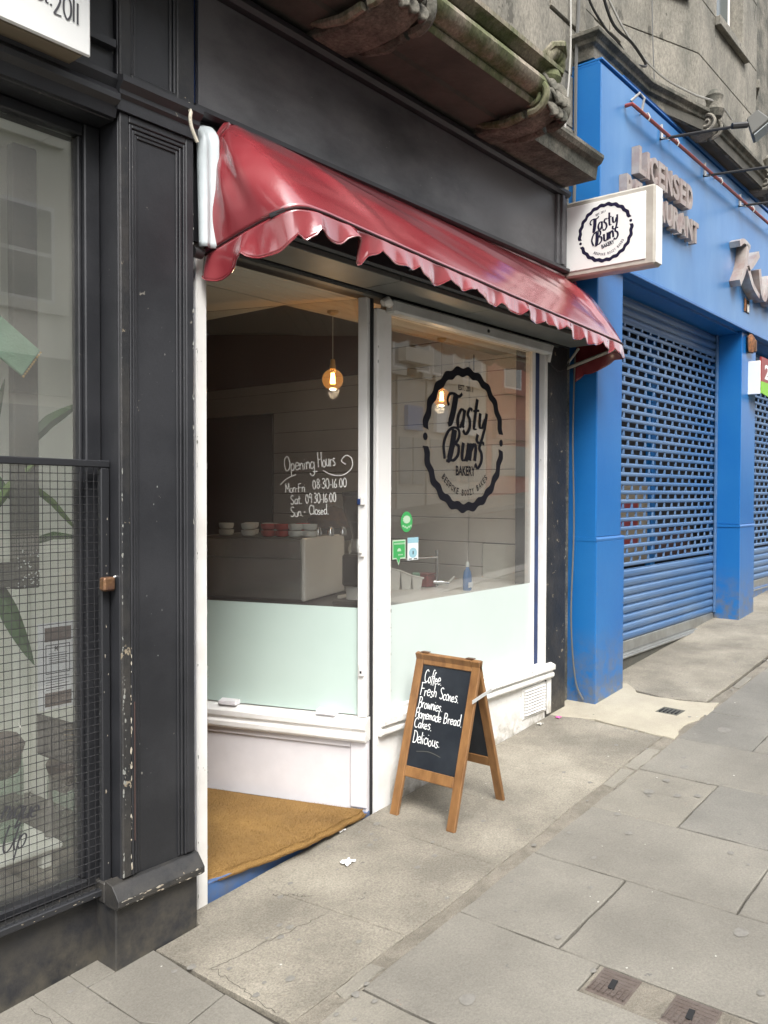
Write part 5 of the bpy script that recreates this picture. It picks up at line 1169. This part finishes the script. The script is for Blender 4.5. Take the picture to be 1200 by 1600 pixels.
def shutter(lab, x0, x1, ybase, zb, grp):
    sh = thing('roller_shutter', lab, 'shutter', (x0, ybase, zb), grp); L_ = x1-x0
    B('bottom_rail', m_galv, sh, x0, x1, ybase-.012, ybase+.01, zb+.01, zb+.095, .004)
    B('rail_lip', m_galv, sh, x0, x1, ybase-.045, ybase-.005, zb-.008, zb+.009, .003)
    for x in (x0-.0, x1-.035): B('guide_rail', m_slat, sh, x, x+.035, ybase-.035, ybase-.014, zb+.1, 3.0, .003)
    protos = {}
    z = zb+.13; i = 0
    while z < 2.99:
        kind = 'S' if (z < .945 or z > 2.80) else ('A' if i % 2 else 'B')
        loc = V((x0, ybase, z))
        if kind not in protos: protos[kind] = obj('slat', slatmesh(L_, kind == 'S', .0827 if kind == 'A' else 0), m_slat, sh, loc=loc, fix=False) if False else obj('slat', MBshift(slatmesh(L_, kind == 'S', .0827 if kind == 'A' else 0), loc), m_slat, sh, loc=loc)
        else: inst(protos[kind], 'slat', sh, loc)
        z += .0685; i += 1
    return sh
def MBshift(mb, d): mb.v = [p+d for p in mb.v]; return mb
shutter('pale blue perforated roller shutter closed between the two blue pilasters', 5.60, 8.19, .06, .30, 'roller shutters of the restaurant')
shutter('pale blue roller shutter at the right edge beyond the middle pilaster', 8.655, 11.59, .06, .50, 'roller shutters of the restaurant')
# raised metal letters
def letters(text, a0, a1, zb, h, yf, dep, m_):
    P = facade(yf+dep); tw = 0; ws = []
    for ch in text:
        w = {'I': .35, 'M': 1.2}.get(ch, 1.0); ws.append(w)
    gap = .16; tot = sum(ws) + gap*(len(text)-1); u = (a1-a0)/tot; a = a0
    for ch, w in zip(text, ws):
        mb = MB(); block(mb, P, ch, a, zb, h, w*u, n0=0, extrude=dep, off=.035); obj('letter', mb, m_, br, fix=False); a += (w+gap)*u
letters('LICENSED', 5.62, 6.66, 3.70, .185, -.255, .056, m_letter)
letters('RESTAURANT', 5.42, 6.80, 3.475, .165, -.255, .056, m_letter)
P = facade(-.199); mb = MB()
def fat(mb, pts, w, d):      # thick raised stroke
    pts = crom(pts, 5); k = len(pts); t_, b_ = [], []
    for i in range(k):
        a = pts[max(i-1, 0)]; c_ = pts[min(i+1, k-1)]; dx, dy = c_[0]-a[0], c_[1]-a[1]; l = math.hypot(dx, dy) or 1
        ww = w*(.45+.55*abs(dy)/l); ox, oy = -dy/l*ww/2, dx/l*ww/2
        for n_ in (0, d): t_.append(P(pts[i][0]+ox, pts[i][1]+oy, n_)); b_.append(P(pts[i][0]-ox, pts[i][1]-oy, n_))
    o = 2*k; fs = []
    for i in range(k-1): fs += [(2*i+1, 2*i+3, o+2*i+3, o+2*i+1), (2*i, 2*i+2, 2*i+3, 2*i+1), (o+2*i, o+2*i+1, o+2*i+3, o+2*i+2)]
    fs += [(0, 1, o+1, o), (2*k-2, 2*k-1, o+2*k-1, o+2*k-2)]; mb.add(t_+b_, fs)
for strokes in ([[(7.42, 3.76), (7.55, 3.82), (7.72, 3.80)], [(7.66, 3.80), (7.58, 3.55), (7.44, 3.36)], [(8.0, 3.80), (7.78, 3.62), (7.66, 3.56)], [(7.66, 3.58), (7.82, 3.42), (8.02, 3.34)]],
                [[(8.02, 3.64), (8.10, 3.40), (8.22, 3.36), (8.34, 3.62)], [(8.34, 3.62), (8.38, 3.38), (8.52, 3.38), (8.60, 3.66)]],
                [[(8.92, 3.60), (8.78, 3.64), (8.70, 3.48), (8.78, 3.36), (8.92, 3.44)], [(8.96, 3.66), (8.93, 3.42), (9.05, 3.36)]], [[(9.2, 3.8), (9.15, 3.36)], [(9.2, 3.58), (9.34, 3.62), (9.42, 3.5)]]):
    mb = MB(); [fat(mb, [(x_+.32, 3.36+(z_-3.36)*.84) for x_, z_ in s_], .075, .09) for s_ in strokes]; obj('letter', mb, m_letside, br)
B('broken_socket', m_dark, br, 8.17, 8.33, -.2005, -.199, 3.19, 3.31, 0); B('rusty_junction', m_rust, br, 8.165, 8.20, -.215, -.2006, 3.19, 3.31, .004); B('loose_fitting', m_plw, br, 8.26, 8.30, -.212, -.2006, 3.195, 3.27, .004)
al = thing('rusty_bell_box', 'rusty broken lamp on the face of the middle blue pilaster', 'lamp', (8.36, -.19, 2.93)); 
mb = MB().lathe([(0, -.09), (.06, -.09), (.08, -.03), (.08, .05), (.03, .08), (0, .08)], (0, 0, 0), 12); mb.v = [V((8.38+p.x, -.205+p.y*.35, 2.93+p.z)) for p in mb.v]; obj('bowl', mb, m_rust, al, smooth=True)
obj('broken_rim', MB().box(8.44, 8.48, -.235, -.18, 2.85, 2.97), m_brass, al, bevel=.01)
# projecting panel sign at the right edge
ps2 = thing('small_projecting_sign', 'white edged sign with a red and green face at the right edge', 'sign', (8.6, -.2, 2.6))
B('white_edge_panel', m_signface, ps2, 8.40, 8.42, -.285, -.14, 2.452, 2.762, .003)
obj('red_face', MB().box(8.421, 9.2, -.292, -.275, 2.57, 2.80), m_redc, ps2); m_limeg = M('lime_print', (.22, .5, .05), .5)
obj('green_band', MB().add([(8.421, -.292, 2.569), (9.2, -.292, 2.569), (9.2, -.292, 2.40), (8.421, -.292, 2.46)], [(0, 1, 2, 3)]), m_limeg, ps2, fix=False, solid=.01)
mb = MB(); P = facade(-.2925); block(mb, P, '2', 8.52, 2.60, .14, .16, n0=.001, off=.03); obj('numeral', mb, m_stw, ps2, fix=False)
# conduit and flood lights
rc_ = thing('red_conduit', 'thin red conduit running along the top of the blue fascia', 'conduit', (7, -.25, 4.13))
obj('pipe', MB().tube([(5.50, -.205, 4.12), (5.49, -.255, 4.115), (5.55, -.26, 4.11), (8, -.26, 4.11), (12, -.26, 4.11)], .013, 7), m_redpipe, rc_, smooth=True)
obj('end_hook', MB().tube([(5.60, -.20, 4.19), (5.63, -.25, 4.24), (5.68, -.26, 4.22), (5.69, -.235, 4.12)], .009, 7), m_cablel, rc_, smooth=True)
for x in (5.75, 6.3, 7.3, 8.2, 9.0): obj('clip', MB().tube([(x, -.20, 4.15), (x, -.262, 4.14), (x, -.275, 4.11), (x, -.262, 4.09)], .006, 6), m_cablel, rc_, smooth=True)
def flood(x, lab, z=4.10):
    f = thing('flood_light', lab, 'lamp', (x, -.26, z), 'flood lights on arms over the blue fascia')
    obj('arm', MB().tube([(x, -.20, z), (x+.02, -.30, z-.002), (x+.05, -.72, z-.03)], .0105, 7), m_lamp, f, smooth=True)
    obj('elbow', MB().tube([(x+.03, -.70, z-.03), (x+.10, -.78, z-.02)], .022, 8), m_lamp, f)
    C0 = V((x+.16, -.84, z+.0)); R_ = Matrix.Rotation(radians(-38), 3, 'X') @ Matrix.Rotation(radians(12), 3, 'Z')
    T = lambda a, b, n: C0 + R_ @ V((a, b, n))
    mb = MB(); mb.add([T(-.07, -.05, -.07), T(.07, -.05, -.07), T(.07, .10, -.07), T(-.07, .10, -.07), T(-.055, -.04, .06), T(.055, -.04, .06), T(.055, .05, .06), T(-.055, .05, .06)],
        [(0, 3, 2, 1), (4, 5, 6, 7), (0, 1, 5, 4), (1, 2, 6, 5), (2, 3, 7, 6), (3, 0, 4, 7)])
    obj('housing', mb, m_lamp2, f, bevel=.008)
    mb = MB(); mb.add([T(-.055, -.035, -.075), T(.055, -.035, -.075), T(.055, .085, -.075), T(-.055, .085, -.075)], [(0, 1, 2, 3)]); obj('lens', mb, m_lens, f, fix=False, solid=.006)
    obj('mounting_pin', MB().tube([(x, -.21, z+.10), (x, -.215, z), (x, -.26, z-.01)], .010, 6), m_cablel, f)
flood(6.12, 'black flood light on an arm, nearest over the word licensed'); flood(7.05, 'second flood light on an arm, further right and cut by the picture edge'); flood(7.98, 'third flood light arm at the far right of the blue fascia')

# ---------------------------------------------------------------- stone building over the restaurant
rb = thing('stone_bay_building', 'grey sandstone building with a canted bay above the blue restaurant front', 'building', (8, .5, 4.3))
B('wall', m_stoned, rb, 5.161, 16, .10, .6, 4.32, 11, 0)
blockwall(rb, facade(.10), 5.17, 6.05, 4.50, 7.5, .36, .5, m_stone)
def poly_extr(name, prof, path2, mat, **k):
    """prof: (out, z) pairs swept along a plan path"""
    mb = MB(); n = len(path2); m = len(prof); vs = []
    for i, (x, y) in enumerate(path2):
        d0 = V((path2[i][0]-path2[i-1][0], path2[i][1]-path2[i-1][1])).normalized() if i else None
        d1 = V((path2[i+1][0]-path2[i][0], path2[i+1][1]-path2[i][1])).normalized() if i < n-1 else None
        d = ((d0 or d1) + (d1 or d0)).normalized(); nn = V((d.y, -d.x)); s_ = 1/max(.5, nn.dot(V(((d0 or d1).y, -(d0 or d1).x))))
        for o, z_ in prof: vs.append((x+nn.x*o*s_, y+nn.y*o*s_, z_))
    fs = [(i*m+j, (i+1)*m+j, (i+1)*m+(j+1) % m, i*m+(j+1) % m) for i in range(n-1) for j in range(m)]
    fs += [tuple(range(m)), tuple((n-1)*m+j for j in range(m))[::-1]]
    mb.add(vs, fs); return obj(name, mb, mat, rb, **k)
pathc = [(5.15, .10), (5.15, -.14), (6.0, -.14), (6.75, -.30), (8.45, -.30), (9.1, -.14), (15, -.14)]
poly_extr('cornice', [(-.02, 4.325), (.0, 4.325), (.0, 4.40), (.025, 4.415), (.03, 4.44), (.06, 4.46), (.06, 4.485), (.03, 4.50), (-.1, 4.52)], pathc, m_stoned, bevel=.002)
B('cornice_core', m_stoned, rb, 5.16, 15, -.13, .1, 4.326, 4.50, 0)
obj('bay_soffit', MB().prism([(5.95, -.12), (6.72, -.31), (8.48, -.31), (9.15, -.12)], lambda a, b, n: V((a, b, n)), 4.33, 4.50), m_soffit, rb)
# canted bay walls, cut ashlar with thin joints
bayp = [(6.0, .10), (6.85, -.22), (8.40, -.22), (9.2, .10)]
def wallP(p, q):
    d = V((q[0]-p[0], q[1]-p[1], 0)); L_ = d.length; return plane((p[0], p[1], 0), d, (0, 0, 1)), L_
P1, L1 = wallP(bayp[0], bayp[1]); P2, L2 = wallP(bayp[1], bayp[2]); P3, L3 = wallP(bayp[2], bayp[3])
for PX, LX, nn in ((P1, L1, 1), (P2, L2, 2), (P3, L3, 1)):
    wtop, wbot = 8.0, 5.45; wa, wb = (.22, LX-.18) if nn == 1 else (.42, LX-.42)
    zs = [4.50, 5.0, 5.45, 6.05, 6.65, 7.25, 8.0, 8.6]
    for i in range(len(zs)-1):
        if zs[i] >= 5.45-.01 and zs[i+1] <= 8.01: segs = [(0, wa), (wb, LX)]
        else: segs = [(0, LX*.52), (LX*.52, LX)] if i % 2 else [(0, LX)]
        for a, b in segs: obj('ashlar_block', MB().obox(PX, a+.0015, b-.0015, zs[i]+.0025, zs[i+1]-.0025, -.12, 0), m_stone, rb, bevel=.004)
    w_ = obj('window', MB().obox(PX, wa+.02, wb-.02, 5.47, 7.98, -.15, -.11), m_white, rb)
    obj('pane', MB().obox(PX, wa+.10, wb-.10, 5.56, 6.65, -.109, -.104), M('upper_pane', (.10, .12, .12), .08) if 'upper_pane' not in bpy.data.materials else bpy.data.materials['upper_pane'], w_)
    obj('pane', MB().obox(PX, wa+.10, wb-.10, 6.75, 7.9, -.109, -.104), bpy.data.materials['upper_pane'], w_)
    obj('window_sill', MB().obox(PX, wa-.05, wb+.05, 5.37, 5.449, 0.0005, .05), m_stone, rb, bevel=.006)
B('bay_core', m_stoned, rb, 6.3, 8.9, .0, .1, 4.5, 8.6, 0)
def corbel2(xc, ytop):
    c = obj('corbel', MB().prism([(.02, 4.30), (-.10, 4.32), (-.24, 4.30), (-.34, 4.33), (-.38, 4.40), (-.34, 4.47), (.02, 4.49)], lambda a, b, n: V((n, a, b)), xc-.07, xc+.07), m_stone, rb, bevel=.01)
    mb = MB()
    for x in (xc-.08, xc+.08):
        mb = MB(); pts = []; rr = []
        for i in range(30):
            t = i/29; a = -pi*.6 + t*3.2*pi; q = .075*(1-t*.85); pts.append((x, -.33 - q*cos(a), 4.39 + q*sin(a))); rr.append(.015*(1-.5*t))
        mb.tube(pts, rr, 6); mb.tube([(x, -.28, 4.32), (x, -.15, 4.335), (x, -.02, 4.39)], [.018, .016, .01], 6)
        obj('volute', mb, m_stone, c, smooth=True)
    mb = MB().lathe([(0, 0), (.06, .0), (.08, .05), (.055, .11), (.07, .16), (.03, .21), (0, .22)], (xc, -.36, 4.44), 12); obj('finial', mb, m_stoned, c, smooth=True)
corbel2(6.80, 0); corbel2(8.40, 0)
# cables and pipes on the stone
def cable(label, pts, r, m_, cat='cable', grp=None):
    pts3 = []
    q = [V(p) for p in pts]; q = [q[0]] + q + [q[-1]]
    for i in range(1, len(q)-2):
        for k in range(8):
            t = k/8; t2 = t*t; t3 = t2*t
            pts3.append(.5*((2*q[i]) + (-q[i-1]+q[i+1])*t + (2*q[i-1]-5*q[i]+4*q[i+1]-q[i+2])*t2 + (-q[i-1]+3*q[i]-3*q[i+1]+q[i+2])*t3))
    pts3.append(q[-2])
    t = thing('cable', label, cat, pts[0], grp); obj('strand', MB().tube(pts3, r, 5), m_, t, smooth=True)
cable('straight grey cable down the joint between the two stone buildings', [(5.20, .02, 6.4), (5.17, -.02, 4.9), (5.12, -.03, 4.3), (5.115, -.03, 3.6), (5.11, -.02, 3.2)], .011, m_cable)
cable('pale cable hanging left of the straight grey one', [(5.05, -.03, 5.6), (5.04, -.03, 4.8), (5.02, -.04, 4.3), (4.98, -.03, 3.9), (4.96, -.03, 3.62)], .006, m_cablel)
cable('loose dark cable loop hanging over the blue fascia corner', [(5.15, -.05, 5.4), (5.30, -.08, 5.0), (5.5, -.1, 4.72), (5.75, -.14, 4.66), (5.95, -.16, 4.58), (5.8, -.16, 4.52)], .010, m_lamp)
cable('second dark cable looping down the stone joint', [(5.10, -.04, 5.2), (5.20, -.06, 4.8), (5.42, -.08, 4.66), (5.62, -.1, 4.62), (5.72, -.12, 4.54)], .008, m_lamp)
cable('long pale cable swagging across to the bay corbel', [(5.22, -.02, 5.3), (5.45, -.06, 4.95), (5.75, -.12, 4.70), (6.1, -.20, 4.56), (6.5, -.30, 4.535), (6.85, -.38, 4.56), (7.3, -.34, 4.6)], .008, m_cablel)
cable('thin grey cable dropping down the canted bay face', [(6.30, -.05, 5.6), (6.31, -.06, 5.0), (6.32, -.08, 4.53)], .005, m_cable)
cable('bunched black cable behind the first corbel', [(4.56, -.02, 4.3), (4.60, -.04, 4.0), (4.70, -.05, 3.8), (4.74, -.05, 3.68), (4.68, -.05, 3.61)], .010, m_lamp)
cable('thin black cable beside the bunched one', [(4.50, -.02, 4.6), (4.52, -.04, 4.1), (4.62, -.05, 3.85), (4.60, -.06, 3.61)], .006, m_lamp)
cable('thin dark cable running down between the black and blue pilasters', [(5.10, -.05, 2.45), (5.085, -.045, 1.9), (5.12, -.04, 1.3), (5.10, -.035, .7), (5.135, -.05, .3), (5.15, -.10, .16)], .006, m_cable)
cable('thin black wire sagging from the security bar to the awning arm', [(4.78, -.04, 2.33), (4.86, -.05, 2.29), (4.95, -.05, 2.31), (5.03, -.04, 2.36)], .004, m_lamp)

# ---------------------------------------------------------------- buildings across the road (they light, shade and reflect)
m_op = [M('far_wall_%d' % i, c, .9, col2=c2, scale=1.2) for i, (c, c2) in enumerate((((.74, .71, .62), (.66, .63, .55)), ((.42, .36, .28), (.34, .29, .23)), ((.58, .54, .46), (.5, .46, .39)), ((.45, .14, .10), (.38, .12, .09))))]
m_opg = M('far_pane', (.26, .27, .26), .15)
def far(lab, x0, x1, h, mi, shopm):
    y = -12.2; f = thing('building', lab, 'building', ((x0+x1)/2, y, gz((x0+x1)/2)), 'buildings across the road'); z0 = gz(x0)-.2
    B('wall', m_op[mi], f, x0, x1, y-6, y, z0, h, 0)
    B('shop_fascia', shopm, f, x0+.3, x1-.3, y+.001, y+.15, 3.3, 4.0, .01)
    n = max(2, int((x1-x0)/2.6)); dx = (x1-x0)/n; wp = None
    B('cornice', m_op[mi], f, x0, x1, y+.001, y+.3, h-.4, h, .01)
    for r in range(int((h-5)/3.1)+1):
        for k in range(n):
            xc = x0 + dx*(k+.5); zc = 5.0 + r*3.1
            w_ = B('window', m_white, f, xc-.55, xc+.55, y+.001, y+.02, zc, zc+1.8, 0); B('pane', m_opg, w_, xc-.48, xc+.48, y+.021, y+.03, zc+.08, zc+.86, 0); B('pane', m_opg, w_, xc-.48, xc+.48, y+.021, y+.03, zc+.94, zc+1.72, 0)
            B('window_sill', m_op[mi], f, xc-.7, xc+.7, y+.001, y+.12, zc-.18, zc-.002, 0)
    for k in range(n):
        xc = x0 + dx*(k+.5); B('shop_window', m_opg, f, xc-dx*.42, xc+dx*.42, y+.001, y+.05, gz(x0)+.7, 3.1, 0)
far('pale tenement across the road, reflected in the left window', -8, 3.9, 11.5, 1, m_black)
far('cream tenement across the road, reflected in the left window glass', 4, 14.6, 12.0, 0, m_black)
far('brown tenement across the road with a white shop sign', 14.8, 18.7, 12.0, 1, m_signface)
far('low building across the road with a sky gap above it', 18.8, 20.1, 5.6, 2, m_blue)
far('pale tenement across the road beside the low building', 20.2, 23.4, 11.0, 2, m_signface)
far('red fronted building across the road at the far right', 23.5, 36, 9.0, 3, m_redc)

flakes(br, m_chipd, facade(-.1805), [(5.18, .15, 5.58, .2, .02), (5.175, .2, 5.175, 1.1, .002), (5.59, .2, 5.59, 1.1, .002)], 60, .002, .009, 18)
